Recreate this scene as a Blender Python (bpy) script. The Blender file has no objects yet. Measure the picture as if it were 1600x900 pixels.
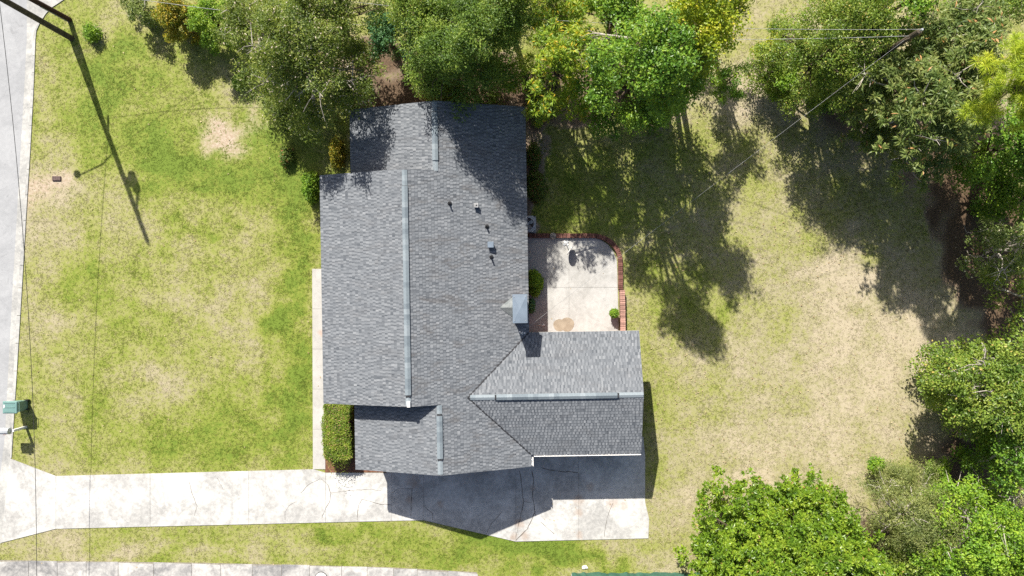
import bpy, math, random
import numpy as np
from mathutils import Vector

# ------------------------------------------------------------------ camera, sky, sun, exposure
S = 27.0            # pixels of the 1600-wide photograph per metre of ground
H = 40.7            # camera height
sc = bpy.context.scene
col = sc.collection
cam = bpy.data.cameras.new('camera')
cam.sensor_width = 36.0
cam.lens = 36.0 * (S * H) / 1600.0
cam.clip_end = 2000.0
camo = bpy.data.objects.new('camera', cam)
camo.location = (0, 0, H)
camo.rotation_euler = (0, 0, 0)
col.objects.link(camo)
sc.camera = camo

SUN_EL = math.radians(41.5)
SUN_AZ = math.radians(20.5)          # west of +Y
sdir = Vector((-math.sin(SUN_AZ) * math.cos(SUN_EL), math.cos(SUN_AZ) * math.cos(SUN_EL), math.sin(SUN_EL)))
w = bpy.data.worlds.new('World')
sc.world = w
w.use_nodes = True
wn = w.node_tree.nodes
wl = w.node_tree.links
wn.clear()
sky = wn.new('ShaderNodeTexSky')
sky.sky_type = 'NISHITA'
sky.sun_disc = False
sky.dust_density = 2.5
sky.ozone_density = 0.6
sky.sun_elevation = SUN_EL
sky.sun_rotation = -SUN_AZ
bg = wn.new('ShaderNodeBackground')
bg.inputs['Strength'].default_value = 0.066
wo = wn.new('ShaderNodeOutputWorld')
wl.new(sky.outputs[0], bg.inputs[0])
wl.new(bg.outputs[0], wo.inputs[0])
sun = bpy.data.lights.new('sun', 'SUN')
sun.energy = 5.0
sun.angle = math.radians(0.5)
sun.color = (1.0, 0.95, 0.86)
suno = bpy.data.objects.new('sun', sun)
suno.rotation_euler = (-sdir).to_track_quat('-Z', 'Y').to_euler()
suno.location = (-20, 40, 50)
col.objects.link(suno)
vs = sc.view_settings
vs.view_transform = 'Standard'
vs.look = 'None'
vs.gamma = 1.0
vs.exposure = 1.0
vs.use_curve_mapping = False
sc.cycles.max_bounces = 6
sc.cycles.diffuse_bounces = 3
sc.cycles.use_denoising = False

rng = np.random.default_rng(7)
random.seed(7)


# ------------------------------------------------------------------ helpers
def G(px, py, z=0.0):
    """point of the place at height z that the photograph shows at (px, py)"""
    k = (1 - z / H) / S
    return np.array([(px - 800) * k, (450 - py) * k, z])


def tag(o, label=None, cat=None, group=None, kind=None):
    if label: o['label'] = label
    if cat: o['category'] = cat
    if group: o['group'] = group
    if kind: o['kind'] = kind
    return o


def empty(name, loc, label=None, cat=None, group=None):
    o = bpy.data.objects.new(name, None)
    o.empty_display_size = 0.3
    o.location = tuple(float(v) for v in loc)
    col.objects.link(o)
    return tag(o, label, cat, group)


def root_loc(p):
    v = np.zeros(3)
    while p is not None:
        v += np.array(p.location)
        p = p.parent
    return v


def link(name, me, mat, parent=None):
    o = bpy.data.objects.new(name, me)
    if mat is not None and not me.materials: me.materials.append(mat)
    col.objects.link(o)
    if parent is not None: o.parent = parent
    return o


def mesh(name, verts, faces, mat, parent=None, smooth=False, world=True):
    v = np.asarray(verts, dtype=float).reshape(-1, 3)
    if parent is not None and world: v = v - root_loc(parent)
    me = bpy.data.meshes.new(name)
    me.from_pydata([tuple(p) for p in v], [], [tuple(int(i) for i in f) for f in faces])
    me.update()
    if smooth: me.shade_smooth()
    return link(name, me, mat, parent)


def quick(name, verts, faces, mat, parent=None, attrs=None, smooth=False):
    """big mesh from numpy; faces is (n,3) or (n,4)"""
    v = np.asarray(verts, dtype=np.float32).reshape(-1, 3)
    if parent is not None: v = v - root_loc(parent).astype(np.float32)
    f = np.asarray(faces, dtype=np.int32)
    me = bpy.data.meshes.new(name)
    me.vertices.add(len(v)); me.vertices.foreach_set('co', v.ravel())
    k = f.shape[1]
    me.loops.add(f.size); me.loops.foreach_set('vertex_index', f.ravel())
    me.polygons.add(len(f))
    me.polygons.foreach_set('loop_start', np.arange(0, f.size, k, dtype=np.int32))
    me.polygons.foreach_set('loop_total', np.full(len(f), k, dtype=np.int32))
    if attrs:
        for n, a in attrs.items():
            at = me.attributes.new(n, 'FLOAT', 'POINT')
            at.data.foreach_set('value', np.asarray(a, dtype=np.float32))
    me.update(calc_edges=True)
    if smooth: me.shade_smooth()
    else: me.shade_flat()
    return link(name, me, mat, parent)


class MB:
    """collects simple shapes into one mesh"""
    def __init__(s): s.v = []; s.f = []
    def add(s, v, f):
        n = len(s.v); s.v += [tuple(p) for p in v]; s.f += [tuple(i + n for i in q) for q in f]; return s
    def box(s, c, d, rz=0.0, taper=1.0, bev=0.0):
        x, y, z = [q / 2 for q in d]; cs, sn = math.cos(rz), math.sin(rz); vs_ = []
        if bev > 0:
            rings = [(x - bev, y - bev, -z, bev), (x, y, -z + bev, bev), (x, y, z - bev, bev), (x - bev, y - bev, z, bev)]
            for (a, b, h, q) in rings:
                for (i, j) in ((-a + q, -b), (a - q, -b), (a, -b + q), (a, b - q), (a - q, b), (-a + q, b), (-a, b - q), (-a, -b + q)):
                    vs_.append((c[0] + i * cs - j * sn, c[1] + i * sn + j * cs, c[2] + h))
            fs = [tuple(reversed(range(8))), tuple(range(24, 32))]
            for r in range(3):
                for i in range(8):
                    fs.append((r * 8 + i, r * 8 + (i + 1) % 8, r * 8 + 8 + (i + 1) % 8, r * 8 + 8 + i))
            return s.add(vs_, fs)
        for h, t in ((-z, 1.0), (z, taper)):
            for (i, j) in ((-x * t, -y * t), (x * t, -y * t), (x * t, y * t), (-x * t, y * t)):
                vs_.append((c[0] + i * cs - j * sn, c[1] + i * sn + j * cs, c[2] + h))
        return s.add(vs_, [(3, 2, 1, 0), (4, 5, 6, 7), (0, 1, 5, 4), (1, 2, 6, 5), (2, 3, 7, 6), (3, 0, 4, 7)])
    def lathe(s, c, prof, n=20):
        vs_ = []; fs = []
        for (r, h) in prof:
            for i in range(n):
                a = 2 * math.pi * i / n
                vs_.append((c[0] + r * math.cos(a), c[1] + r * math.sin(a), c[2] + h))
        for k in range(len(prof) - 1):
            for i in range(n):
                j = (i + 1) % n
                fs.append((k * n + i, k * n + j, k * n + n + j, k * n + n + i))
        fs.append(tuple(reversed(range(n)))); fs.append(tuple(range((len(prof) - 1) * n, len(prof) * n)))
        return s.add(vs_, fs)
    def tube(s, pts, rad, n=6):
        pts = [np.array(p, float) for p in pts]
        rad = [rad] * len(pts) if np.isscalar(rad) else rad
        vs_ = []; fs = []
        for k, p in enumerate(pts):
            d = pts[min(k + 1, len(pts) - 1)] - pts[max(k - 1, 0)]
            d = d / (np.linalg.norm(d) + 1e-9)
            a = np.cross(d, [0.31, 0.17, 0.93]) if abs(d[2]) < 0.9 else np.cross(d, [1, 0.1, 0])
            a /= np.linalg.norm(a); b = np.cross(d, a)
            for i in range(n):
                t = 2 * math.pi * i / n
                vs_.append(p + rad[k] * (a * math.cos(t) + b * math.sin(t)))
        for k in range(len(pts) - 1):
            for i in range(n):
                j = (i + 1) % n
                fs.append((k * n + i, k * n + j, k * n + n + j, k * n + n + i))
        fs.append(tuple(reversed(range(n)))); fs.append(tuple(range((len(pts) - 1) * n, len(pts) * n)))
        return s.add(vs_, fs)
    def poly(s, pts, z0, z1):
        n = len(pts)
        a = sum(pts[i][0] * pts[(i + 1) % n][1] - pts[(i + 1) % n][0] * pts[i][1] for i in range(n))
        if a < 0: pts = pts[::-1]
        vs_ = [(p[0], p[1], z0) for p in pts] + [(p[0], p[1], z1) for p in pts]
        fs = [tuple(range(n, 2 * n))] + [(i, (i + 1) % n, n + (i + 1) % n, n + i) for i in range(n)]
        return s.add(vs_, fs)
    def build(s, name, mat, parent=None, smooth=False, world=True):
        return mesh(name, s.v, s.f, mat, parent, smooth, world)


# ------------------------------------------------------------------ materials
class NT:
    def __init__(s, name):
        s.m = bpy.data.materials.new(name); s.m.use_nodes = True
        s.n = s.m.node_tree.nodes; s.l = s.m.node_tree.links
        s.n.clear()
        s.out = s.n.new('ShaderNodeOutputMaterial')
        s.p = s.n.new('ShaderNodeBsdfPrincipled')
        s.l.new(s.p.outputs[0], s.out.inputs[0])
        s.tc = None
    def coord(s):
        if s.tc is None: s.tc = s.n.new('ShaderNodeTexCoord')
        return s.tc.outputs['Object']
    def geo(s, what):
        g = s.n.new('ShaderNodeNewGeometry'); return g.outputs[what]
    def noise(s, scale, detail=5, rough=0.55, vec=None, out='Fac', dist=0.0):
        t = s.n.new('ShaderNodeTexNoise')
        t.inputs['Scale'].default_value = scale; t.inputs['Detail'].default_value = detail
        t.inputs['Roughness'].default_value = rough; t.inputs['Distortion'].default_value = dist
        s.l.new(vec if vec is not None else s.coord(), t.inputs['Vector'])
        return t.outputs[out]
    def mapping(s, scale=(1, 1, 1), rot=(0, 0, 0)):
        t = s.n.new('ShaderNodeMapping'); t.inputs['Scale'].default_value = scale; t.inputs['Rotation'].default_value = rot
        s.l.new(s.coord(), t.inputs['Vector']); return t.outputs[0]
    def attr(s, name):
        t = s.n.new('ShaderNodeAttribute'); t.attribute_name = name; return t.outputs['Fac']
    def ramp(s, fac, stops):
        t = s.n.new('ShaderNodeValToRGB'); e = t.color_ramp.elements
        while len(e) < len(stops): e.new(0.5)
        for el, (p, c) in zip(e, stops):
            el.position = p; el.color = (*c, 1) if len(c) == 3 else c
        s.l.new(fac, t.inputs[0]); return t.outputs[0]
    def math(s, op, a, b=None, c=None, clamp=False):
        t = s.n.new('ShaderNodeMath'); t.operation = op; t.use_clamp = clamp
        for i, q in enumerate((a, b, c)):
            if q is None: continue
            if isinstance(q, (int, float)): t.inputs[i].default_value = q
            else: s.l.new(q, t.inputs[i])
        return t.outputs[0]
    def rng(s, v, a, b, lo=0.0, hi=1.0):
        t = s.n.new('ShaderNodeMapRange'); t.interpolation_type = 'SMOOTHSTEP'
        t.inputs['From Min'].default_value = a; t.inputs['From Max'].default_value = b
        t.inputs['To Min'].default_value = lo; t.inputs['To Max'].default_value = hi
        s.l.new(v, t.inputs['Value']); return t.outputs[0]
    def mix(s, f, a, b, mode='MIX'):
        t = s.n.new('ShaderNodeMix'); t.data_type = 'RGBA'; t.blend_type = mode
        for k, q in ((0, f), (6, a), (7, b)):
            if isinstance(q, (int, float)): t.inputs[k].default_value = q
            elif isinstance(q, tuple): t.inputs[k].default_value = (*q, 1)
            else: s.l.new(q, t.inputs[k])
        return t.outputs[2]
    def spot(s, x, y, r, soft=0.5):
        t = s.n.new('ShaderNodeVectorMath'); t.operation = 'DISTANCE'
        s.l.new(s.coord(), t.inputs[0]); t.inputs[1].default_value = (x, y, 0.04)
        return s.rng(t.outputs['Value'], r * soft, r, 1.0, 0.0)
    def base(s, c):
        if isinstance(c, tuple): s.p.inputs['Base Color'].default_value = (*c, 1)
        else: s.l.new(c, s.p.inputs['Base Color'])
    def bump(s, h, strength=0.3, dist=0.02):
        t = s.n.new('ShaderNodeBump'); t.inputs['Strength'].default_value = strength; t.inputs['Distance'].default_value = dist
        s.l.new(h, t.inputs['Height']); s.l.new(t.outputs[0], s.p.inputs['Normal'])
    def fin(s, rough=0.8, spec=0.3, metal=0.0):
        s.p.inputs['Roughness'].default_value = rough
        s.p.inputs['Specular IOR Level'].default_value = spec
        s.p.inputs['Metallic'].default_value = metal
        return s.m


def plain(name, c1, c2=None, scale=6.0, rough=0.7, spec=0.3, metal=0.0, island=0.0, bump=0.0):
    t = NT(name)
    c2 = c2 or tuple(q * 0.75 for q in c1)
    f = t.noise(scale, 6, 0.6)
    f = t.rng(f, 0.3, 0.7)
    if island > 0:
        r = t.geo('Random Per Island')
        f = t.math('ADD', t.math('MULTIPLY', f, 1 - island), t.math('MULTIPLY', r, island))
    t.base(t.mix(f, c2, c1))
    if bump: t.bump(t.noise(scale * 8, 4), bump)
    return t.fin(rough, spec, metal)


def leaf_mat(name, dark, mid, light, accent=None, acc=0.04, trans=0.3, rough=0.5, clump=1.1):
    t = NT(name)
    r = t.geo('Random Per Island')
    n = t.noise(clump, 3, 0.6)
    f = t.math('ADD', t.math('MULTIPLY', r, 0.45), t.math('MULTIPLY', t.rng(n, 0.3, 0.7), 0.55))
    c = t.ramp(f, [(0.1, dark), (0.5, mid), (0.9, light)])
    if accent:
        h = t.math('FRACT', t.math('MULTIPLY', r, 37.7))
        c = t.mix(t.math('LESS_THAN', h, acc), c, accent)
    t.base(c)
    t.fin(rough, 0.35)
    tr = t.n.new('ShaderNodeBsdfTranslucent')
    t.l.new(t.mix(0.35, c, (0.55, 0.75, 0.05), 'MIX') if True else c, tr.inputs[0])
    mx = t.n.new('ShaderNodeMixShader'); mx.inputs[0].default_value = trans
    t.l.new(t.p.outputs[0], mx.inputs[1]); t.l.new(tr.outputs[0], mx.inputs[2])
    t.l.new(mx.outputs[0], t.out.inputs[0])
    return t.m


def grass_mat(name, blades):
    t = NT(name)
    dry = t.attr('dry'); soil = t.attr('soil')
    n1 = t.noise(0.9, 6, 0.65); n2 = t.noise(5.0, 4, 0.65); n3 = t.noise(24.0, 3, 0.7)
    f = t.math('ADD', dry, t.math('MULTIPLY', t.math('SUBTRACT', n1, 0.5), 0.85))
    f = t.math('ADD', f, t.math('MULTIPLY', t.math('SUBTRACT', n2, 0.5), 0.85))
    f = t.math('ADD', f, t.math('MULTIPLY', t.math('SUBTRACT', n3, 0.5), 0.28))
    if blades:
        r = t.geo('Random Per Island')
        f = t.math('ADD', f, t.math('MULTIPLY', t.math('SUBTRACT', r, 0.5), 0.28))
    c = t.ramp(f, [(0.0, (0.122, 0.176, 0.024)), (0.22, (0.183, 0.218, 0.037)), (0.45, (0.25, 0.252, 0.085)),
                   (0.68, (0.288, 0.262, 0.148)), (0.95, (0.375, 0.322, 0.23))])
    if not blades:
        sf = t.math('ADD', soil, t.math('MULTIPLY', t.math('SUBTRACT', n2, 0.5), 0.5))
        sf = t.rng(sf, 0.25, 0.75)
        sn = t.ramp(t.noise(7.0, 6, 0.7), [(0.3, (0.28, 0.20, 0.135)), (0.55, (0.385, 0.315, 0.24)), (0.75, (0.50, 0.44, 0.36))])
        litter = t.ramp(t.noise(9.0, 6, 0.7), [(0.3, (0.05, 0.036, 0.022)), (0.55, (0.11, 0.072, 0.045)), (0.75, (0.22, 0.155, 0.10))])  # leaf litter, its browns darkened to stand in for shade under the trees
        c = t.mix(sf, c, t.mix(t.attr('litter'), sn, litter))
        t.bump(t.noise(30, 4, 0.7), 0.5, 0.02)
    t.base(c)
    t.fin(0.75, 0.15)
    if blades:
        tr = t.n.new('ShaderNodeBsdfTranslucent'); t.l.new(c, tr.inputs[0])
        mx = t.n.new('ShaderNodeMixShader'); mx.inputs[0].default_value = 0.4
        t.l.new(t.p.outputs[0], mx.inputs[1]); t.l.new(tr.outputs[0], mx.inputs[2]); t.l.new(mx.outputs[0], t.out.inputs[0])
    return t.m


def concrete_mat(name, light, dark, spots=(), brown=(0.28, 0.17, 0.10), island=0.0):
    t = NT(name)
    a = t.rng(t.noise(0.55, 8, 0.68, dist=0.6), 0.36, 0.66)
    b = t.rng(t.noise(4.5, 6, 0.7), 0.35, 0.7)
    f = t.math('ADD', t.math('MULTIPLY', a, 0.62), t.math('MULTIPLY', b, 0.38))
    if island:
        oi = t.n.new('ShaderNodeObjectInfo')
        f = t.math('ADD', t.math('MULTIPLY', f, 1 - island), t.math('MULTIPLY', oi.outputs['Random'], island))
    c = t.mix(f, dark, light)
    c = t.mix(t.rng(t.noise(1.7, 7, 0.75, dist=1.5), 0.55, 0.72, 0, 0.5), c, tuple(q * 0.62 for q in dark))
    if spots:
        n = t.noise(3.0, 6, 0.7)
        acc = None
        for (x, y, r) in spots:
            q = t.spot(x, y, r, 0.1); acc = q if acc is None else t.math('MAXIMUM', acc, q)
        m = t.rng(t.math('ADD', acc, t.math('MULTIPLY', t.math('SUBTRACT', n, 0.5), 1.3)), 0.4, 1.2, 0.0, 0.45)
        c = t.mix(m, c, brown)
    t.base(c)
    t.bump(t.noise(40, 4, 0.7), 0.25, 0.01)
    return t.fin(0.85, 0.2)


def shingle_mat(name, stain=0.0):
    t = NT(name)
    r = t.attr('tone')
    c = t.ramp(r, [(0.0, (0.055, 0.063, 0.075)), (0.3, (0.096, 0.105, 0.118)), (0.65, (0.156, 0.167, 0.182)), (1.0, (0.23, 0.24, 0.254))])
    n = t.noise(0.6, 5, 0.6)
    c = t.mix(t.rng(n, 0.35, 0.7, 0.0, 0.22), c, (0.13, 0.14, 0.155))
    if stain:
        v = t.mapping((0.5, 1.5, 0.5))
        s1 = t.rng(t.noise(1.1, 6, 0.7, v, dist=0.8), 0.50, 0.68, 0.0, stain)
        c = t.mix(s1, c, (0.088, 0.080, 0.076))
    g = t.noise(160, 2, 0.5)
    c = t.mix(t.math('MULTIPLY', t.math('ABSOLUTE', t.math('SUBTRACT', g, 0.5)), 0.6), c, (0.26, 0.28, 0.31))
    t.base(c)
    t.bump(t.noise(120, 2), 0.2, 0.003)
    return t.fin(0.9, 0.25)


M = {}
M['ground'] = grass_mat('lawn_ground', False)
M['grass'] = grass_mat('grass_blades', True)
M['shingle'] = shingle_mat('shingles_plain', 0.18)
M['shingle_dirty'] = shingle_mat('shingles_streaked', 0.55)
M['ridge'] = plain('ridge_cap_grey', (0.24, 0.28, 0.32), (0.15, 0.18, 0.21), 3.0, 0.8, 0.3)
M['brickwall'] = plain('house_brick', (0.30, 0.13, 0.09), (0.20, 0.09, 0.06), 9.0, 0.9, 0.1)
M['white'] = plain('white_paint', (0.80, 0.79, 0.77), (0.66, 0.65, 0.63), 4.0, 0.5, 0.4)
M['soffit'] = plain('soffit_paint', (0.62, 0.60, 0.56), (0.52, 0.50, 0.46), 3.0, 0.7, 0.2)
M['metal_cap'] = plain('galvanised_cap', (0.16, 0.20, 0.25), (0.125, 0.158, 0.20), 1.5, 0.5, 0.4, 0.0)
M['dark_metal'] = plain('dark_metal', (0.035, 0.036, 0.040), (0.02, 0.02, 0.023), 6.0, 0.55, 0.4)
M['grey_metal'] = plain('grey_metal', (0.42, 0.44, 0.46), (0.32, 0.34, 0.36), 5.0, 0.45, 0.5, 0.2)
M['flash'] = plain('pale_flashing', (0.20, 0.215, 0.22), (0.12, 0.135, 0.14), 7.0, 0.8, 0.25)
M['wood_pole'] = plain('weathered_pole', (0.115, 0.092, 0.068), (0.06, 0.05, 0.038), 5.0, 0.9, 0.1, bump=0.4)
M['wood_dark'] = plain('dark_pole', (0.085, 0.05, 0.036), (0.045, 0.028, 0.022), 5.0, 0.9, 0.1, bump=0.4)
M['bark'] = plain('bark_brown', (0.12, 0.09, 0.065), (0.06, 0.045, 0.033), 6.0, 0.95, 0.1, bump=0.6)
M['bark_pale'] = plain('bark_pale', (0.46, 0.42, 0.37), (0.24, 0.21, 0.18), 6.0, 0.9, 0.1, bump=0.4)
M['wire'] = plain('cable_black', (0.03, 0.03, 0.032), None, 6.0, 0.6, 0.4)
M['wire_pale'] = plain('cable_bare', (0.45, 0.45, 0.45), (0.25, 0.25, 0.25), 3.0, 0.4, 0.5, 0.4)
M['road'] = concrete_mat('road_asphalt', (0.345, 0.35, 0.36), (0.26, 0.265, 0.275))
M['gutter'] = concrete_mat('gutter_concrete', (0.50, 0.49, 0.46), (0.25, 0.25, 0.245))
drive_spots = [(G(x, y)[0], G(x, y)[1], r) for (x, y, r) in
               [(646, 752, .9), (640, 780, .5), (688, 788, .5), (904, 782, .75), (904, 800, .6), (905, 835, .5), (957, 786, .8), (975, 790, .6),
                (832, 763, .4), (812, 818, .7), (820, 838, .6), (922, 760, .6), (803, 838, .5)]]
M['drive'] = concrete_mat('driveway_concrete', (0.58, 0.57, 0.545), (0.29, 0.285, 0.275), drive_spots)
M['walk'] = concrete_mat('walk_concrete', (0.44, 0.43, 0.41), (0.34, 0.33, 0.31), [(G(502, 520)[0], G(502, 520)[1], .45)], (0.42, 0.22, 0.13))
M['patio'] = concrete_mat('patio_concrete', (0.45, 0.445, 0.43), (0.30, 0.295, 0.28))
M['side'] = concrete_mat('side_slab_concrete', (0.58, 0.56, 0.53), (0.13, 0.13, 0.135), island=0.25)
M['joint'] = plain('joint_dirt', (0.27, 0.25, 0.21), (0.17, 0.155, 0.13), 8.0, 0.95, 0.05)
M['crack'] = plain('crack_dirt', (0.12, 0.10, 0.08), (0.06, 0.05, 0.045), 8.0, 0.95, 0.05)
M['stain'] = plain('brown_stain', (0.33, 0.28, 0.215), (0.25, 0.205, 0.155), 3.0, 0.85, 0.1)
M['mulch'] = plain('red_mulch', (0.22, 0.11, 0.07), (0.10, 0.05, 0.034), 9.0, 0.95, 0.05, bump=0.9)
M['brick'] = plain('edging_brick', (0.20, 0.10, 0.08), (0.13, 0.06, 0.05), 4.0, 0.85, 0.15)
M['brick_pale'] = plain('pale_edging_brick', (0.44, 0.25, 0.20), (0.34, 0.17, 0.13), 4.0, 0.85, 0.15)
M['mortar'] = plain('mortar', (0.30, 0.26, 0.23), (0.2, 0.17, 0.15), 9.0, 0.95, 0.1)
M['bin'] = plain('green_plastic', (0.14, 0.25, 0.235), (0.11, 0.20, 0.19), 3.0, 0.5, 0.4)
M['rubber'] = plain('black_plastic', (0.02, 0.02, 0.02), None, 4.0, 0.6, 0.3)
M['fence'] = plain('green_screen', (0.05, 0.12, 0.085), (0.03, 0.08, 0.06), 3.0, 0.8, 0.2)
M['stone'] = plain('grey_stone', (0.30, 0.28, 0.25), (0.2, 0.18, 0.16), 7.0, 0.9, 0.15)
M['meter'] = plain('meter_lid', (0.13, 0.09, 0.085), (0.08, 0.055, 0.05), 7.0, 0.8, 0.3)
M['terracotta'] = plain('dark_pot', (0.06, 0.045, 0.04), (0.035, 0.03, 0.028), 5.0, 0.6, 0.3)
M['litter'] = plain('fallen_leaf', (0.52, 0.44, 0.27), (0.24, 0.15, 0.08), 0.8, 0.8, 0.1, island=0.8)

# ------------------------------------------------------------------ outlines on the ground (photograph pixels)
ROAD_EDGE = [(44, -400), (42, 60), (38, 140), (33, 225), (27, 330), (20, 450), (13, 580), (8, 680), (-4, 780), (-24, 960)]
KERB_IN = [(52, 60), (49, 140), (45, 225), (37, 345), (29, 450), (22, 580), (17, 716)]
GRASS_W = [(330, -34), (140, -26), (112, -10), (96, 2), (82, 11), (72, 22), (63, 36), (57.5, 48), (56, 62), (53, 140), (48.5, 225), (41, 345), (35, 450), (27, 580), (18.5, 716)]
DRIVE = [(16, 716), (88, 743.5), (490, 733), (506, 738.5), (604, 738.5), (604, 702), (823, 702), (823, 682), (1005, 682), (1008, 715), (1008, 785), (1014, 810), (1013, 841), (805, 846), (662, 813), (88, 826), (2, 848)]
WALK = [(488, 420), (506, 420), (508, 733), (489, 733)]
BED = [(508, 600), (604, 600), (604, 738), (508, 738)]
PATIO = [(815, 371), (925, 371), (938, 374), (950, 382), (959, 394), (964, 409), (967, 530), (815, 530)]
SIDE_N = [(-60, 874), (135, 877), (300, 879), (440, 882), (600, 886), (745, 894)]
SIDE = SIDE_N + [(760, 990), (-60, 990)]
HOUSE = [(572, 200), (815, 200), (822, 512), (980, 510), (984, 683), (826, 690), (826, 705), (576, 709), (576, 612), (536, 612), (530, 292), (572, 292)]


def inside(px, py, poly):
    r = np.zeros(len(px), bool); n = len(poly); j = n - 1
    for i in range(n):
        xi, yi = poly[i]; xj, yj = poly[j]
        c = ((yi > py) != (yj > py)) & (px < (xj - xi) * (py - yi) / (yj - yi + 1e-12) + xi)
        r ^= c; j = i
    return r


def vnoise(x, y, seed, f):
    g = np.random.default_rng(seed).random((256, 256))
    X = x * f + 1000; Y = y * f + 1000
    i = np.floor(X).astype(int); j = np.floor(Y).astype(int); u = X - i; v = Y - j
    u = u * u * (3 - 2 * u); v = v * v * (3 - 2 * v)
    a = g[i % 256, j % 256]; b = g[(i + 1) % 256, j % 256]; c = g[i % 256, (j + 1) % 256]; d = g[(i + 1) % 256, (j + 1) % 256]
    return (a * (1 - u) + b * u) * (1 - v) + (c * (1 - u) + d * u) * v


# dry / green / bare patches of the lawn as they lie in the yard, some greened to deepen tree shade: x, y, rx, ry, amount
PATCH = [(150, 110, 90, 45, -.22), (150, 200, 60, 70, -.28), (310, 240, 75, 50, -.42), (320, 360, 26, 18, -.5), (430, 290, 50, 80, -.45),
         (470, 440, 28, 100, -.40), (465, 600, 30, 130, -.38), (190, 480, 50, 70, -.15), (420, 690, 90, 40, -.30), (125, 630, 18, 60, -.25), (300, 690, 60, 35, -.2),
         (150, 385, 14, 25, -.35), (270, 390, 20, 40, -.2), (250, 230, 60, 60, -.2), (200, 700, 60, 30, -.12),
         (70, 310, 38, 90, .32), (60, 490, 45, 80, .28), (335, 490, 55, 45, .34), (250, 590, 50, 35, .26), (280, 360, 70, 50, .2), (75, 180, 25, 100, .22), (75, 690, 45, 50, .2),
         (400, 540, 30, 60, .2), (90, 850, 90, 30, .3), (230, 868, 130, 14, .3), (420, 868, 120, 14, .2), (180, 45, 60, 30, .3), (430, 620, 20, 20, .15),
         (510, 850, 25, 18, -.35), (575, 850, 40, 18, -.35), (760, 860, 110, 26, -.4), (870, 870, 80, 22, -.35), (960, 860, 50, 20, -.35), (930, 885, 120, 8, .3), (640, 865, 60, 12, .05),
         (900, 290, 90, 90, -.30), (1050, 300, 90, 130, -.28), (1090, 450, 70, 60, -.26), (1010, 570, 30, 60, -.1), (1060, 640, 45, 45, -.2), (1340, 320, 110, 90, -.22), (1030, 720, 30, 60, -.15),  # ones under the trees' shadow are greened in colour to deepen that shade
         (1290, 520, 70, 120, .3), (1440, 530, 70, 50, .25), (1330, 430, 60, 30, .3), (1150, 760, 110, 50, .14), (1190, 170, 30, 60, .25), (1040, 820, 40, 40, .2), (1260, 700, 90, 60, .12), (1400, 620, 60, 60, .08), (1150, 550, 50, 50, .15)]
SOIL = [(372, 200, 66, 54, .52), (372, 208, 22, 18, .3), (82, 285, 28, 40, .55), (60, 310, 20, 60, .3), (125, 365, 24, 24, .35), (90, 40, 16, 10, .4), (330, 480, 30, 22, .22), (240, 590, 30, 15, .18), (1440, 545, 40, 25, .28), (1170, 150, 20, 60, .4),
        (1220, 45, 26, 22, .6), (930, 115, 16, 60, .7), (1060, 640, 1, 1, 0), (50, 590, 8, 50, .35), (1270, 690, 30, 60, .18), (1260, 540, 22, 40, .2), (1320, 430, 40, 20, .25), (540, 225, 12, 40, .5), (845, 340, 22, 60, .5), (845, 220, 22, 70, .5), (1470, 740, 50, 30, .3)]
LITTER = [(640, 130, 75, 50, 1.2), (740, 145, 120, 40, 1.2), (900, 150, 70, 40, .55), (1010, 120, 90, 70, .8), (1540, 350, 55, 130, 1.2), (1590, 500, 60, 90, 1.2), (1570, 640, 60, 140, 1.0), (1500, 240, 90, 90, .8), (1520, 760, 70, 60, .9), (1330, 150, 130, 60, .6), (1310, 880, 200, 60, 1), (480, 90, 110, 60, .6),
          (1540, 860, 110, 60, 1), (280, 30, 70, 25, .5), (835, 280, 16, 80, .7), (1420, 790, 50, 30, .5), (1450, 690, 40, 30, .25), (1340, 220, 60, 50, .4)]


def fields(x, y):
    px = x * S + 800; py = 450 - y * S
    right = 1 / (1 + np.exp(-(px - 930) / 40))
    wx = px + 60 * (vnoise(x, y, 3, .5) - .5) + 42 * (vnoise(x, y, 13, 1.4) - .5); wy = py + 60 * (vnoise(x, y, 4, .5) - .5) + 42 * (vnoise(x, y, 14, 1.4) - .5)
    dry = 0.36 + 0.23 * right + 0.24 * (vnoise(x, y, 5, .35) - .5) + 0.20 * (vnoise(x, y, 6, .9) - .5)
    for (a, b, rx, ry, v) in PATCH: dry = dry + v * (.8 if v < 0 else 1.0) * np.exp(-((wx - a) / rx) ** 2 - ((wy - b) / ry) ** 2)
    soil = np.zeros_like(x); lit = np.zeros_like(x)
    for (a, b, rx, ry, v) in SOIL: soil = soil + v * np.exp(-((wx - a) / rx) ** 2 - ((wy - b) / ry) ** 2)
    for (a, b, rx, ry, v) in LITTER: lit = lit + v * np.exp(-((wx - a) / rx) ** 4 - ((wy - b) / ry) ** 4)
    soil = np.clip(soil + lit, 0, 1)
    return np.clip(dry, -.2, 1.1), soil, np.clip(lit, 0, 1)


# ------------------------------------------------------------------ the setting
def axis(lo, hi, step, far):
    mid = np.arange(lo, hi + step / 2, step)
    out = [lo - d for d in (far, far / 3, far / 8, 12, 4)]
    return np.concatenate([out, mid, [hi + d for d in (4, 12, far / 8, far / 3, far)]])


gx = axis(-33, 33, 0.25, 500); gy = axis(-20, 20, 0.25, 500)
XX, YY = np.meshgrid(gx, gy)
vx = XX.ravel(); vy = YY.ravel(); nx = len(gx)
ii, jj = np.meshgrid(np.arange(nx - 1), np.arange(len(gy) - 1)); b0 = (jj * nx + ii).ravel()
d_, s_, l_ = fields(vx, vy)
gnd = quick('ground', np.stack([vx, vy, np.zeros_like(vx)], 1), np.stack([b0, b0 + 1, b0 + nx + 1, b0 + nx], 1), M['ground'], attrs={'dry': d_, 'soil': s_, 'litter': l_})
tag(gnd, kind='structure')

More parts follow.
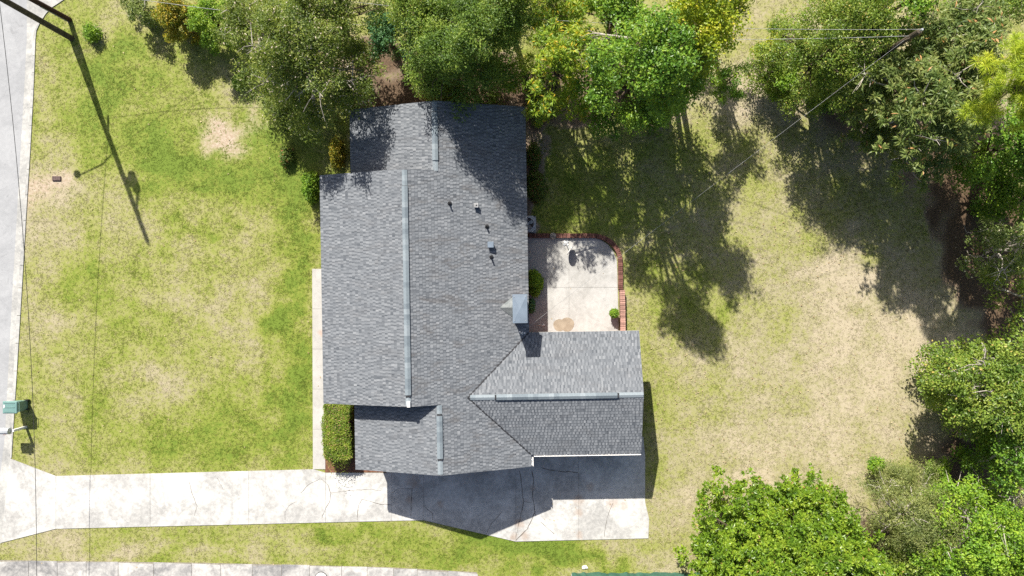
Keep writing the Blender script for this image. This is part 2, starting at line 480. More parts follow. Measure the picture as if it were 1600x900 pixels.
P2 = lambda pts: [tuple(G(*p)[:2]) for p in pts]
road = MB().poly(P2(ROAD_EDGE + [(-900, 960), (-900, -400)]), -0.1, 0.006).build('road', M['road']); tag(road, kind='structure')
gut = [(330, -60), (140, -52), (60, -200), (44, -200)] + ROAD_EDGE[:1]
m = MB()
outer = [(330, -30), (140, -22), (110, -7), (94, 4), (80, 13), (69, 23), (60, 37), (54, 49)] + KERB_IN
inn = [(330, -300)] + outer + [(2, 848), (-2, 852), (-10, 960)]
ys = sorted(set([p[1] for p in inn] + [p[1] for p in ROAD_EDGE] + list(range(-300, 960, 30))))
re_x = lambda y: np.interp(y, [p[1] for p in ROAD_EDGE], [p[0] for p in ROAD_EDGE])
in_x = lambda y: np.interp(y, [p[1] for p in inn], [p[0] for p in inn])
V = []
for y in ys: V += [G(re_x(y), y, 0) + [0, 0, .012], G(max(in_x(y), re_x(y) + 1), y, 0) + [0, 0, .012]]
m.add(V, [(2 * k, 2 * k + 2, 2 * k + 3, 2 * k + 1) for k in range(len(ys) - 1)])
gutter = m.build('gutter', M['gutter']); tag(gutter, kind='structure')
# kerb: a raised strip between gutter and grass, cut in lengths
kerb = empty('kerb', G(50, 300)); tag(kerb, kind='structure')
n_ = len(outer)
for i in range(n_ - 1):
    a0, a1 = outer[i], outer[i + 1]; g0, g1 = GRASS_W[i], GRASS_W[i + 1]
    ns = 3 if i >= 8 else 1
    for k in range(ns):
        t0, t1 = k / ns, (k + 1) / ns - 0.006
        L = lambda p, q, t: (p[0] + (q[0] - p[0]) * t, p[1] + (q[1] - p[1]) * t)
        MB().poly(P2([L(a0, a1, t0), L(a0, a1, t1), L(g0, g1, t1), L(g0, g1, t0)]), -0.05, 0.045).build('kerb_stone', M['gutter'], kerb)


def slab(parent, pts, mat, top, name='concrete_slab', gap=0.008):
    p = np.array(P2(pts)); c = p.mean(0); d = p - c; L = np.linalg.norm(d, axis=1, keepdims=True)
    q = c + d * (1 - gap / L)
    return MB().poly([tuple(v) for v in q], 0.0, top).build(name, mat, parent)


def ribbon(parent, pts, wd, z, mat, name='crack', jit=0.02):
    p = [np.array(G(*q)) for q in pts]; fine = []
    for a, b in zip(p[:-1], p[1:]):
        n = max(2, int(np.linalg.norm(b - a) / 0.18))
        for k in range(n):
            q = a + (b - a) * k / n; fine.append(q + np.array([random.uniform(-jit, jit), random.uniform(-jit, jit), 0]))
    fine.append(p[-1]); vs_ = []
    for k, q in enumerate(fine):
        d = fine[min(k + 1, len(fine) - 1)] - fine[max(k - 1, 0)]; d /= np.linalg.norm(d) + 1e-9
        s = np.array([-d[1], d[0], 0]) * wd * 0.5 * random.uniform(0.4, 1.3)
        vs_ += [q + s + [0, 0, z], q - s + [0, 0, z]]
    fs = [(2 * k, 2 * k + 1, 2 * k + 3, 2 * k + 2) for k in range(len(fine) - 1)]
    return mesh(name, vs_, fs, mat, parent)


drive = MB().poly(P2(DRIVE), -0.08, 0.020).build('driveway', M['joint']); tag(drive, kind='structure')
ty = lambda x: 743.5 - (x - 88) * .0262
by = lambda x: 826 - (x - 88) * .0235
for pts in ([(16, 716), (88, 743.5), (88, 826), (2, 848)],
            [(88, ty(88)), (235, ty(235)), (235, by(235)), (88, by(88))], [(235, ty(235)), (389, ty(389)), (389, by(389)), (235, by(235))],
            [(389, ty(389)), (490, ty(490)), (509, 738.5), (509, by(509)), (389, by(389))], [(509, 738.5), (604, 738.5), (604, 702), (612, 702), (612, by(612)), (509, by(509))],
            [(612, 702), (662, 702), (662, by(662)), (612, by(612))], [(662, 702), (806, 702), (806, 846), (662, by(662))],
            [(806, 702), (823, 702), (823, 682), (904, 682), (904, 843.5), (806, 846)],
            [(904, 682), (1005, 682), (1008, 715), (1008, 785), (1014, 810), (1013, 841), (904, 843.5)]):
    slab(drive, pts, M['drive'], 0.038)
for pts, wd in (([(831, 735), (834, 750), (832, 776), (836, 800), (824, 826), (806, 844)], .035), ([(812, 736), (816, 762), (818, 786), (812, 812), (806, 840)], .03), ([(836, 800), (838, 806)], .03),
                ([(818, 783), (831, 785)], .025), ([(845, 731), (872, 736), (903, 738)], .03), ([(500, 748), (482, 757), (470, 770)], .02), ([(503, 810), (508, 796), (515, 785), (517, 770), (512, 756), (502, 748)], .025),
                ([(446, 812), (446, 800), (452, 790), (462, 784)], .02), ([(558, 812), (560, 790), (566, 780), (596, 788), (612, 789)], .025), ([(517, 770), (545, 766), (580, 764), (596, 766)], .02), ([(612, 770), (622, 763), (645, 763)], .025),
                ([(296, 752), (300, 768), (308, 790), (304, 806)], .02), ([(340, 746), (349, 765)], .02), ([(845, 815), (855, 825), (866, 834)], .03), ([(644, 764), (642, 806)], .025), ([(957, 786), (948, 810), (944, 838)], .02),
                ([(662, 790), (676, 802), (676, 812)], .02), ([(760, 834), (768, 818), (784, 800)], .02)):
    ribbon(drive, pts, wd, 0.0420, M['crack'])
walk = MB().poly(P2(WALK), -0.05, 0.018).build('walkway', M['joint']); tag(walk, kind='structure')
for k in range(5):
    y0 = 420 + k * 62.6; slab(walk, [(488 + k * .25, y0), (506 + k * .5, y0), (506.5 + k * .5, y0 + 62.6), (488.2 + k * .25, y0 + 62.6)], M['walk'], 0.034, gap=0.006)
bed = MB().poly(P2(BED), -0.05, 0.016).build('planting_bed', M['mulch']); tag(bed, kind='structure')
patio = MB().poly(P2(PATIO), -0.05, 0.020).build('patio', M['joint']); tag(patio, kind='structure')
slab(patio, [(815, 371), (889, 371), (889, 449), (815, 449)], M['patio'], 0.040)
slab(patio, [(889, 371), (925, 371), (938, 374), (950, 382), (959, 394), (964, 409), (965, 449), (889, 449)], M['patio'], 0.040)
slab(patio, [(815, 449), (889, 449), (889, 530), (815, 530)], M['patio'], 0.040)
slab(patio, [(889, 449), (965, 449), (967, 530), (889, 530)], M['patio'], 0.040)
for k, (x, y, r) in enumerate(((874, 508, 9.5), (886, 507, 11))):
    c = G(x, y); rr = r / S
    pts = [(c[0] + rr * (1 + .05 * math.sin(3 * a)) * math.cos(a), c[1] + rr * math.sin(a)) for a in np.linspace(0, 2 * math.pi, 28, endpoint=False)]
    MB().poly(pts, 0.030, 0.0445 + .003 * k).build('stain', M['stain'], patio)
side = MB().poly(P2(SIDE), -0.05, 0.012).build('side_street', M['joint']); tag(side, kind='structure')
cuts = [-60, -5, 45, 90, 135, 185, 240, 300, 345, 395, 440, 484, 534, 574, 615, 652, 700, 747]
top_y = lambda x: np.interp(x, [p[0] for p in SIDE_N], [p[1] for p in SIDE_N])
for a, b in zip(cuts[:-1], cuts[1:]):
    j0 = random.uniform(-1, 2.2); j1 = random.uniform(-1, 2.2)
    slab(side, [(a, top_y(a) + j0), (b, top_y(b) + j1), (b, 985), (a, 985)], M['side'], 0.030, gap=0.03)

# ------------------------------------------------------------------ grass and fallen leaves
N = 150000
tx = rng.uniform(-31.5, 31.5, N); tyy = rng.uniform(-18.2, 18.2, N)
px = tx * S + 800; py = 450 - tyy * S
keep = np.ones(N, bool)
west = np.interp(py, [p[1] for p in GRASS_W], [p[0] for p in GRASS_W], left=400, right=-400)
west = np.where(py > 716, np.interp(py, [716, 848, 1000], [18, 0, -10]), west)
keep &= px > west
for poly in (DRIVE, WALK, BED, PATIO, HOUSE): keep &= ~inside(px, py, poly)
ragged = SIDE_N[:]
keep &= ~((py > np.interp(px, [p[0] for p in SIDE_N], [p[1] for p in SIDE_N]) + 5 * (vnoise(tx, tyy, 21, 1.2) - .15)) & (px < 742))
dd, ss, ll = fields(tx, tyy)
keep &= rng.random(N) > (ss * 1.25 - .15 + .35 * (vnoise(tx, tyy, 30, 3.0) - .5) * (ss > .1))
keep &= rng.random(N) > 0.35 * np.clip(dd - .3, 0, 1)
tx, tyy, dd, ss = tx[keep], tyy[keep], dd[keep], ss[keep]; n = len(tx); nb = 4
hgt = 0.55 + 0.75 * vnoise(tx, tyy, 8, 1.1) * (1.15 - np.clip(dd, 0, 1))
ang = rng.uniform(0, 2 * math.pi, (n, nb)); tilt = rng.uniform(1.28, 1.54, (n, nb)); ln = rng.uniform(0.06, 0.13, (n, nb)) * hgt[:, None]
off = rng.normal(0, 0.045, (n, nb, 2))
bx_ = tx[:, None] + off[..., 0]; by_ = tyy[:, None] + off[..., 1]
hx = np.cos(ang); hy = np.sin(ang); wd = rng.uniform(0.012, 0.022, (n, nb))
p0 = np.stack([bx_ - hy * wd, by_ + hx * wd, np.zeros_like(bx_)], -1); p1 = np.stack([bx_ + hy * wd, by_ - hx * wd, np.zeros_like(bx_)], -1)
p2 = np.stack([bx_ + hx * ln * np.sin(tilt), by_ + hy * ln * np.sin(tilt), ln * np.cos(tilt)], -1)
V = np.stack([p0, p1, p2], 2).reshape(-1, 3)
F = np.arange(len(V)).reshape(-1, 3)
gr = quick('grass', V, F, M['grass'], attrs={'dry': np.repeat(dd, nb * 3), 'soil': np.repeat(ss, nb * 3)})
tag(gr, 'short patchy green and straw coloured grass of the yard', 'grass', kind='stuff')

n = 3000
lx = np.concatenate([rng.uniform(8, 31, n), rng.uniform(-28, 8, 500)]); ly = np.concatenate([rng.uniform(-17, 14, n), rng.uniform(-17, 16, 500)])
ppx = lx * S + 800; ppy = 450 - ly * S
k = (~inside(ppx, ppy, HOUSE)) & (ppx > 60) & ~inside(ppx, ppy, [(0, 700), (800, 700), (800, 850), (0, 850)]) & (rng.random(len(lx)) < np.clip(vnoise(lx, ly, 40, .4) * 1.5 - .15, .1, 1))
lx, ly = lx[k], ly[k]; n = len(lx)
a = rng.uniform(0, 2 * math.pi, n); l = rng.uniform(0.03, 0.065, n); c_, s2 = np.cos(a), np.sin(a); z = np.full(n, 0.035) + rng.uniform(0, .02, n)
q = lambda u, v, h: np.stack([lx + u * l * c_ - v * l * s2, ly + u * l * s2 + v * l * c_, z + h * l], 1)
V = np.stack([q(-1, 0, 0), q(0, -.5, .3), q(1, 0, 0), q(0, .5, .3)], 1).reshape(-1, 3)
lf = quick('fallen_leaves', V, np.arange(len(V)).reshape(-1, 4), M['litter'])
tag(lf, 'small dry tan leaves scattered over the lawn', 'leaves', kind='stuff')

# ------------------------------------------------------------------ the house (local pixel units, turned by TH)
TH = 0.0165
PITCH = 0.33
house = empty('brick_house', (0, 0, 0), 'single storey house with grey shingle roof and white garage gutter', 'house')
house.rotation_euler = (0, 0, TH)
hx_ = lambda x, y, z: np.array([x / S, -y / S, z])
XR, XW, XM, XL, XLm = 23.5, -103.25, -144.0, -230.0, -271.0
zE = 3.12
zs = lambda x: zE + (XR - x) / S * PITCH
ZW, ZM = zs(XW), zs(XM)
ZML = ZM - (XM - XLm) / S * PITCH
YT, YMT, YMB, YB = -261.0, -165.0, 160.0, 258.0
GX, GT, GB = 182.3, 64.5, 240.7
GR = (GT + GB) / 2
ZG = zE + (GB - GR) / S * PITCH
XV = XR - (ZG - zE) / PITCH * S


def roof_plane(name, pts, eave, up, mat, seed, label=None):
    """pts: 3-D corners (metres, house space) of a planar slope; eave: unit vector along the eave; up: unit vector up the slope.
    A slab carries real shingle courses: every tab its own raised piece."""
    r = np.random.default_rng(seed)
    P = np.array(pts); o = P[0]; e = np.array(eave, float); u = np.array(up, float); u /= np.linalg.norm(u)
    nrm = np.cross(e, u); nrm /= np.linalg.norm(nrm)
    if nrm[2] < 0: nrm = -nrm
    a = (P - o) @ e; b = (P - o) @ u
    n = len(P)
    deck = MB()
    fl = np.cross(P[1] - P[0], P[2] - P[1])
    ar = sum(a[i] * b[(i + 1) % n] - a[(i + 1) % n] * b[i] for i in range(n))
    order = list(range(n)) if (ar > 0) == (np.cross(e, u) @ nrm > 0) else list(range(n))[::-1]
    top = [P[i] - nrm * 0.004 for i in order]; bot = [P[i] - np.array([0, 0, 0.16]) for i in order]
    deck.add(top + bot, [tuple(range(n)), tuple(range(2 * n - 1, n - 1, -1))] + [(i + n, (i + 1) % n + n, (i + 1) % n, i) for i in range(n)])
    part = deck.build(name, M['soffit'], house)
    if label: part['label'] = label

    def spans(bb):
        xs = []
        for i in range(n):
            j = (i + 1) % n
            if (b[i] > bb) != (b[j] > bb): xs.append(a[i] + (a[j] - a[i]) * (bb - b[i]) / (b[j] - b[i]))
        xs.sort(); return list(zip(xs[::2], xs[1::2]))
    EXP = 0.168
    V = []; T = []; lo = b.min(); hi = b.max(); rows = int(math.ceil((hi - lo) / EXP))
    for k in range(rows):
        b0 = lo + k * EXP; b1 = min(b0 + EXP, hi); s0 = spans(b0 + 1e-4); s1 = spans(b1 - 1e-4); sm = spans((b0 + b1) / 2)
        if not (len(s0) == len(s1) == len(sm)): s0 = s1 = sm
        for (l0, r0), (l1, r1) in zip(s0, s1):
            lf_, rt_ = min(l0, l1), max(r0, r1)
            x = lf_ - r.uniform(0, 0.2); flip = r.random() < .5
            while x < rt_:
                wdt = r.uniform(0.085, 0.135) if not flip else r.uniform(0.05, 0.085); x2 = x + wdt; flip = not flip
                if r.random() < .10: flip = not flip
                h = 0.017 if flip else 0.008
                A = max(x, l0), min(x2, r0); B = max(x, l1), min(x2, r1)
                if A[1] - A[0] > 0.005 or B[1] - B[0] > 0.005:
                    A = (A[0], max(A)) ; B = (B[0], max(B))
                    q0 = o + e * A[0] + u * b0; q1 = o + e * A[1] + u * b0; q2 = o + e * B[1] + u * b1; q3 = o + e * B[0] + u * b1
                    V += [q0 + nrm * h, q1 + nrm * h, q2 + nrm * .003, q3 + nrm * .003, q0 - nrm * .002, q1 - nrm * .002]
                    T.append(.66 + r.normal() * .13 if flip else .30 + r.normal() * .12)  # lower gap pieces get a darker colour, painting the shadow lines between tabs
                x = x2
    V = np.array(V); m_ = len(V) // 6; base = np.arange(m_)[:, None] * 6
    f1 = base + np.array([0, 1, 2, 3]); f2 = base + np.array([4, 5, 1, 0])
    if (np.cross(e, u) @ nrm) < 0: f1 = f1[:, ::-1]; f2 = f2[:, ::-1]
    sh = quick('shingles', V, np.concatenate([f1, f2]), mat, part, attrs={'tone': np.repeat(np.clip(T, 0, 1), 6)}); sh['kind'] = 'stuff'
    return part


cs = 1 / math.hypot(1, PITCH); sn = PITCH / math.hypot(1, PITCH)
h3 = lambda x, y, z: tuple(hx_(x, y, z))
roof_plane('roof_slope', [h3(XR, YT, zE), h3(XW, YT, ZW), h3(XW, YMT, ZW), h3(XM, YMT, ZM), h3(XM, YMB, ZM), h3(XW, YMB, ZW), h3(XW, YB, ZW), h3(XR, YB, zE), h3(XR, GB, zE), h3(XV, GR, ZG), h3(XR, GT, zE)],
           (0, -1, 0), (-cs, 0, sn), M['shingle_dirty'], 1, 'wide rear roof slope with brown weather streaks and roof vents')
roof_plane('roof_slope', [h3(XLm, YMT, ZML), h3(XLm, YMB, ZML), h3(XM, YMB, ZM), h3(XM, YMT, ZM)], (0, -1, 0), (cs, 0, sn), M['shingle'], 2, 'pale front roof slope over the porch')
roof_plane('roof_slope', [h3(XL, YT, zE), h3(XL, YMT + 8, zE), h3(XW, YMT + 8, ZW), h3(XW, YT, ZW)], (0, -1, 0), (cs, 0, sn), M['shingle'], 3)
roof_plane('roof_slope', [h3(XL, YMB - 8, zE), h3(XL, YB, zE), h3(XW, YB, ZW), h3(XW, YMB - 8, ZW)], (0, -1, 0), (cs, 0, sn), M['shingle'], 4)
roof_plane('roof_slope', [h3(XR, GT, zE), h3(GX, GT, zE), h3(GX, GR, ZG), h3(XV, GR, ZG)], (1, 0, 0), (0, -cs, sn), M['shingle'], 5)
roof_plane('roof_slope', [h3(XR, GB, zE), h3(GX, GB, zE), h3(GX, GR, ZG), h3(XV, GR, ZG)], (1, 0, 0), (0, cs, sn), M['shingle'], 6)


def gable_wall(x0, x1, y0, y1, z0, z1, xr, zr, along='y'):
    d = 0.22
    if along == 'y':
        q = [(x0, 0), (x1, 0), (x1, z1 - d), (xr, zr - d), (x0, z0 - d)]
        v = [h3(a, y0, z) for a, z in q] + [h3(a, y1, z) for a, z in q]
    else:
        q = [(y0, 0), (y1, 0), (y1, z1 - d), (xr, zr - d), (y0, z0 - d)]
        v = [h3(x0, a, z) for a, z in q] + [h3(x1, a, z) for a, z in q]
    mesh('wall', v, [(0, 1, 2, 3, 4), (9, 8, 7, 6, 5)] + [(i, i + 5, (i + 1) % 5 + 5, (i + 1) % 5) for i in range(5)], M['brickwall'], house)


OV = 12
gable_wall(XL + OV, XR - OV, YT + 7, YMT + 12, zE + OV / S * PITCH, zE + OV / S * PITCH, XW, ZW)
gable_wall(XLm + OV + 14, XR - OV, YMT + 12.2, YMB - 12.2, ZML + (OV + 14) / S * PITCH, zE + OV / S * PITCH, XM, ZM)
gable_wall(XL + OV, XR - OV, YMB - 12, YB - 7, zE + OV / S * PITCH, zE + OV / S * PITCH, XW, ZW)
gable_wall(XR - OV + .3, GX - 7, GT + OV, GB - OV, zE + OV / S * PITCH, zE + OV / S * PITCH, GR, ZG, along='x')

# ridge caps: every cap a piece of its own, lying over the ridge vent
def cap_mesh(L, wdt, dz, name):
    a = wdt / 2; t = 0.018
    v = []
    for y in (-L / 2, L / 2):
        k = 0.012 if y > 0 else 0.0
        v += [(-a, y, -a * PITCH + k), (0, y, dz + k), (a, y, -a * PITCH + k), (-a, y, -a * PITCH - t + k), (a, y, -a * PITCH - t + k)]
    f = [(0, 1, 6, 5), (1, 2, 7, 6), (3, 0, 5, 8), (2, 4, 9, 7), (0, 3, 4, 2, 1), (5, 6, 7, 9, 8)]
    me = bpy.data.meshes.new(name); me.from_pydata(v, [], f); return me


cap_mats = [plain('ridge_cap_%s' % n, c, tuple(q * .82 for q in c), 8.0, 0.85, 0.25) for n, c in (('pale', (.235, .27, .295)), ('mid', (.195, .23, .255)), ('dark', (.155, .185, .21)))]
cap_me = {}
for kname, (L, wd_, dz) in {'vent': (0.30, 0.30, 0.012), 'flat': (0.30, 0.27, 0.004)}.items():
    for i, cm in enumerate(cap_mats):
        me = cap_mesh(L, wd_, dz, 'ridge_cap'); me.materials.append(cm); cap_me[kname, i] = me


def ridge(xa, ya, xb, yb, z, v0, v1):
    """caps from (xa,ya) to (xb,yb); between the fractions v0..v1 they lie over a raised vent"""
    L = math.hypot(xb - xa, yb - ya) / S; n = int(L / 0.27)
    ang = 0 if abs(xb - xa) < 1 else math.pi / 2
    for k in range(n):
        t = (k + .5) / n; v = v0 < t < v1
        o = bpy.data.objects.new('ridge_cap', cap_me['vent' if v else 'flat', random.choice((0, 1, 1, 2)) if v else random.choice((0, 0, 1))])
        col.objects.link(o); o.parent = house
        o.location = h3(xa + (xb - xa) * t, ya + (yb - ya) * t, z + (0.085 if v else 0.032)); o.rotation_euler = (0, 0, ang)
    c = hx_(xa + (xb - xa) * (v0 + v1) / 2, ya + (yb - ya) * (v0 + v1) / 2, z + .02)
    Lv = L * (v1 - v0)
    MB().box((c[0], c[1], z + 0.0), (0.24 if ang == 0 else Lv, Lv if ang == 0 else 0.24, 0.10)).build('ridge_vent', M['dark_metal'], house)


ridge(XM, YMT + 2, XM, YMB - 2, ZM, 0.065, 0.965)
ridge(XW, YT + 2, XW, YMT + 1, ZW, 0.14, 0.84)
ridge(XW, YMB + 1, XW, YB - 2, ZW, 0.12, 0.80)
ridge(XV + 4, GR, GX - 1, GR, ZG, 0.14, 0.86)
MB().box((XM / S + .02, -(YMB - 4) / S, ZM + .05), (.16, .3, .1)).build('vent_plug', M['white'], house)
# valley flashing
for (xa, ya, za, xb, yb, zb) in ((XR, GT, zE, XV, GR, ZG), (XR, GB, zE, XV, GR, ZG)):
    a = hx_(xa, ya, za); b = hx_(xb, yb, zb); d = b - a; s = np.cross(d, [0, 0, 1]); s = s / np.linalg.norm(s) * .045
    up_ = np.array([0, 0, .020])
    mesh('valley_flashing', [a - s + up_, a + s + up_, b + s + up_, b - s + up_], [(0, 1, 2, 3)], M['dark_metal'], house)


def gutter_run(p, q, out):
    """open white gutter from p to q (house space), with hangers"""
    p = np.array(p); q = np.array(q); d = (q - p) / np.linalg.norm(q - p); o = np.array(out, float); Z = np.array([0, 0, 1.0])
    prof = [(0.0, .0), (0.0, -.11), (.075, -.11), (.11, -.02), (.11, .005), (.125, .005), (.125, -.03), (.085, -.125), (-.012, -.125), (-.012, .0)]
    v = [p + o * a + Z * b for a, b in prof] + [q + o * a + Z * b for a, b in prof]; n = len(prof)
    g = mesh('gutter', v, [tuple(range(n)), tuple(range(2 * n - 1, n - 1, -1))] + [(i, i + n, (i + 1) % n + n, (i + 1) % n) for i in range(n)], M['white'], house)
    L = np.linalg.norm(q - p); k = max(2, int(L / 1.0))
    for i in range(k):
        c = p + d * (L * (i + .5) / k) + o * .055 + Z * .004
        sx = .03 * abs(d) + .12 * abs(o) + np.array([0, 0, .012])
        MB().box(c, sx).build('hanger', M['white'], g)
    return g


gutter_run(h3(XR + 4.2, GB, zE - .03), h3(GX, GB, zE - .03), (0, -1, 0))
gutter_run(h3(XR, GB + 4.4, zE - .03), h3(XR, YB, zE - .03), (1, 0, 0))
MB().tube([h3(GX - 3, GB + 1.6, zE - .14), h3(GX - 3, GB - 8, zE - .45), h3(GX - 3, GB - 10.6, zE - .7), h3(GX - 3, GB - 10.6, .15)], .04, 6).build('downspout', M['white'], house)

# chimney with sheet metal cap and cricket
cz = 5.35
kc = (1 - cz / H)
ccx, ccy = (812.0 - 800) * kc / S, -(482.5 - 450) * kc / S
lw, ll_ = .62, 1.28
chim = MB().box((ccx, ccy, (cz - .12) / 2), (lw, ll_, cz - .12)).build('chimney', M['brickwall'], house)
capm = MB(); w2, l2 = .37, .725
capm.add([(ccx - w2, ccy - l2, cz - .12), (ccx + w2, ccy - l2, cz - .12), (ccx + w2, ccy + l2, cz - .12), (ccx - w2, ccy + l2, cz - .12),
          (ccx - w2, ccy - l2, cz), (ccx + w2, ccy - l2, cz), (ccx + w2, ccy + l2, cz), (ccx - w2, ccy + l2, cz), (ccx, ccy, cz + .07)],
         [(3, 2, 1, 0), (0, 1, 5, 4), (1, 2, 6, 5), (2, 3, 7, 6), (3, 0, 4, 7), (4, 5, 8), (5, 6, 8), (6, 7, 8), (7, 4, 8)])
capm.build('chimney_cap', M['metal_cap'], chim)
for a, b in ((-.28, .6), (.28, .6), (-.28, -.6), (.28, -.6)):
    MB().lathe((ccx + a, ccy + b, cz + .005), [(.02, 0), (.02, .02), (.008, .028)], 8).build('screw', M['wire_pale'], chim)
zc_ = lambda xm: zE + (XR / S - xm) * PITCH
xb_ = ccx - lw / 2
ap = (xb_ - .75, ccy + .02, zc_(xb_ - .75) + .025)
pk = (xb_, ccy + .02, zc_(xb_ - .75) + .04)
mesh('cricket', [ap, (xb_, ccy + .62, zc_(xb_) + .025), pk, (xb_, ccy - .56, zc_(xb_) + .025)], [(0, 2, 1), (0, 3, 2)], M['flash'], chim)
MB().box((xb_ - .05, ccy + .02, zc_(xb_) + .2), (.012, 1.2, .4)).build('flashing', M['flash'], chim)

# pipes and box vents standing on the rear slope
for (x, y, hh) in ((703, 319, .34), (760, 353, .28), (767, 401, .36)):
    z = 4.2; g = G(x, y, z); g = np.array([g[0] * math.cos(TH) + g[1] * math.sin(TH), -g[0] * math.sin(TH) + g[1] * math.cos(TH), 0]); z = zc_(g[0])
    vp = MB().lathe((g[0], g[1], z - .05), [(.045, 0), (.045, hh + .05), (.035, hh + .05), (.035, hh - .02)], 12).build('vent_pipe', M['dark_metal'], house)
    MB().lathe((g[0], g[1], z - .02), [(.13, 0.03), (.07, .09), (.048, .14)], 12).build('pipe_boot', M['dark_metal'], vp)
for (x, y, sz, mt, hh) in ((744, 321, .24, 'wire_pale', .20), (766.5, 382, .32, 'metal_cap', .22)):
    z = 4.2; g = G(x, y, z); g = np.array([g[0] * math.cos(TH) + g[1] * math.sin(TH), -g[0] * math.sin(TH) + g[1] * math.cos(TH), 0]); z = zc_(g[0])
    bv = MB().box((g[0], g[1], z + hh / 2), (sz * .8, sz * .8, hh)).build('box_vent', M['dark_metal'], house)
    MB().box((g[0], g[1], z + hh + .03), (sz, sz, .06), bev=.015).build('hood', M[mt], bv)
    if mt == 'wire_pale': MB().box((g[0] + .02, g[1], z + hh + .066), (.09, .07, .012)).build('vent_slot', M['dark_metal'], bv)
mast = MB().tube([(.42, -2.35, 3.0), (.42, -2.35, 4.05), (.46, -2.38, 4.12), (.52, -2.42, 4.06)], .03, 8).build('service_mast', M['grey_metal'], house)
for a in (0, .12, .24): MB().lathe((.38 + a, -2.30 - a * .3, 3.95), [(.02, -.05), (.045, -.02), (.045, .03), (.02, .05)], 8).build('insulator', M['white'], mast)

# ------------------------------------------------------------------ utility poles and wires
def wire(name, label, a, b, low, rad, mat, n=40, group=None):
    """cable hanging between a and b; low: how far it sags at mid span"""
    a = np.array(a, float); b = np.array(b, float); pts = []
    for k in range(n + 1):
        t = k / n; p = a + (b - a) * t; p[2] -= 4 * low * t * (1 - t); pts.append(p)
    o = MB().tube(pts, rad, 5).build(name, mat)
    return tag(o, label, 'cable', group)


PA = G(112, 60); PAH = 11.1
pole = empty('utility_pole', PA, 'tall weathered wooden utility pole at the street corner', 'utility pole')
MB().tube([PA, PA + [0, 0, 5], PA + [0, 0, PAH]], [.165, .15, .125], 12).build('pole', M['wood_pole'], pole)
arm_d = np.array([-59, -22, 0]) / 62.9
# street light arm
lampz = 6.7
sl = MB().tube([PA + [0, 0, lampz - .5], PA + arm_d * .9 + [0, 0, lampz - .1], PA + arm_d * 2.3 + [0, 0, lampz]], .035, 8).build('light_arm', M['grey_metal'], pole)
MB().lathe(PA + arm_d * 2.45 + [0, 0, lampz - .18], [(.10, 0), (.2, .06), (.18, .16), (.06, .24)], 14).build('lamp_head', M['grey_metal'], sl)
tr_ = PA + [.47, .1, 0]
tf = MB().lathe(tr_ + [0, 0, 7.5], [(.2, 0), (.23, .05), (.23, .85), (.2, .92), (.08, .98)], 16).build('transformer', M['grey_metal'], pole)
MB().box(PA + [.2, .05, 7.9], (.25, .1, .5)).build('bracket', M['grey_metal'], tf)
MB().lathe(tr_ + [0, 0, 8.45], [(.035, 0), (.05, .1), (.03, .3)], 8).build('bushing', M['white'], tf)
sa = MB().box(PA + [0, .5, 9.55], (.1, 1.3, .12)).build('crossarm', M['wood_pole'], pole)
MB().box(PA + [0, .5, 5.35], (.09, 1.3, .1)).build('crossarm', M['wood_pole'], pole)
for p in (PA + [0, 1.08, 9.61], PA + [0, .3, 9.61], PA + [0, 0, PAH]):
    MB().lathe(p, [(.02, 0), (.02, .1), (.06, .12), (.06, .2), (.03, .26)], 8).build('insulator', M['white'], pole)

PB = G(1425, 56, 9.0) * np.array([1, 1, 0]); PBH = 9.6
pole2 = empty('utility_pole', PB, 'wooden utility pole hidden in the trees where the service line starts', 'utility pole')
MB().tube([PB, PB + [0, 0, 5], PB + [0, 0, PBH]], [.15, .13, .115], 10).build('pole', M['wood_pole'], pole2)
MB().tube([PB + [.12, 0, 8.95], PB + [-.35, -.2, 9.0]], .03, 8).build('clevis', M['wood_pole'], pole2)
MB().lathe(PB + [0, 0, PBH], [(.02, 0), (.02, .1), (.06, .12), (.05, .22)], 8).build('insulator', M['grey_metal'], pole2)

PC = G(109, 31)
stub = empty('stub_pole', PC, 'shorter dark wooden pole beside the corner utility pole', 'utility pole')
MB().tube([PC, PC + [-.12, -.05, 2.8], PC + [-.25, -.1, 5.8]], [.145, .14, .125], 12).build('pole', M['wood_dark'], stub)
MB().lathe(PC + [-.25, -.1, 5.8], [(.13, 0), (.10, .02)], 12).build('pole_top', M['grey_metal'], stub)
MB().tube([PC + [-.02, -.16, .1], PC + [-.10, -.2, 2.4]], .03, 6).build('conduit', M['grey_metal'], stub)

wire('overhead_cable', 'dark cable hanging along the street over the kerb', PA + [-.12, 0, 5.6], G(800 - 690, 1700) + [0, 0, 5.6], 2.75, .014, M['wire'])
wire('overhead_cable', 'pale upper cable over the treetops at the top edge', PA + [0, 1.08, 9.85], PB + [0, 0, 9.8], 3.2, .009, M['wire_pale'])
wire('overhead_cable', 'pale lower cable crossing from the lawn corner into the trees', PA + [0, 1.08, 5.4], PB + [0, 0, 9.0], 3.3, .010, M['wire_pale'])
mw = np.array([.42 * math.cos(TH) + 2.35 * math.sin(TH), -2.35 + .42 * math.sin(TH), 3.95])
wire('service_drop', 'pale service cable running diagonally from the trees to the chimney', PB + [-.35, -.2, 9.0], mw, .75, .006, M['wire_pale'])
wire('tree_line_cable', 'thin grey cable crossing the yard corner in the pole shadow', PA + [.1, .1, 6.2], G(700, -300) + [0, 0, 8], 1.2, .012, M['wire'])

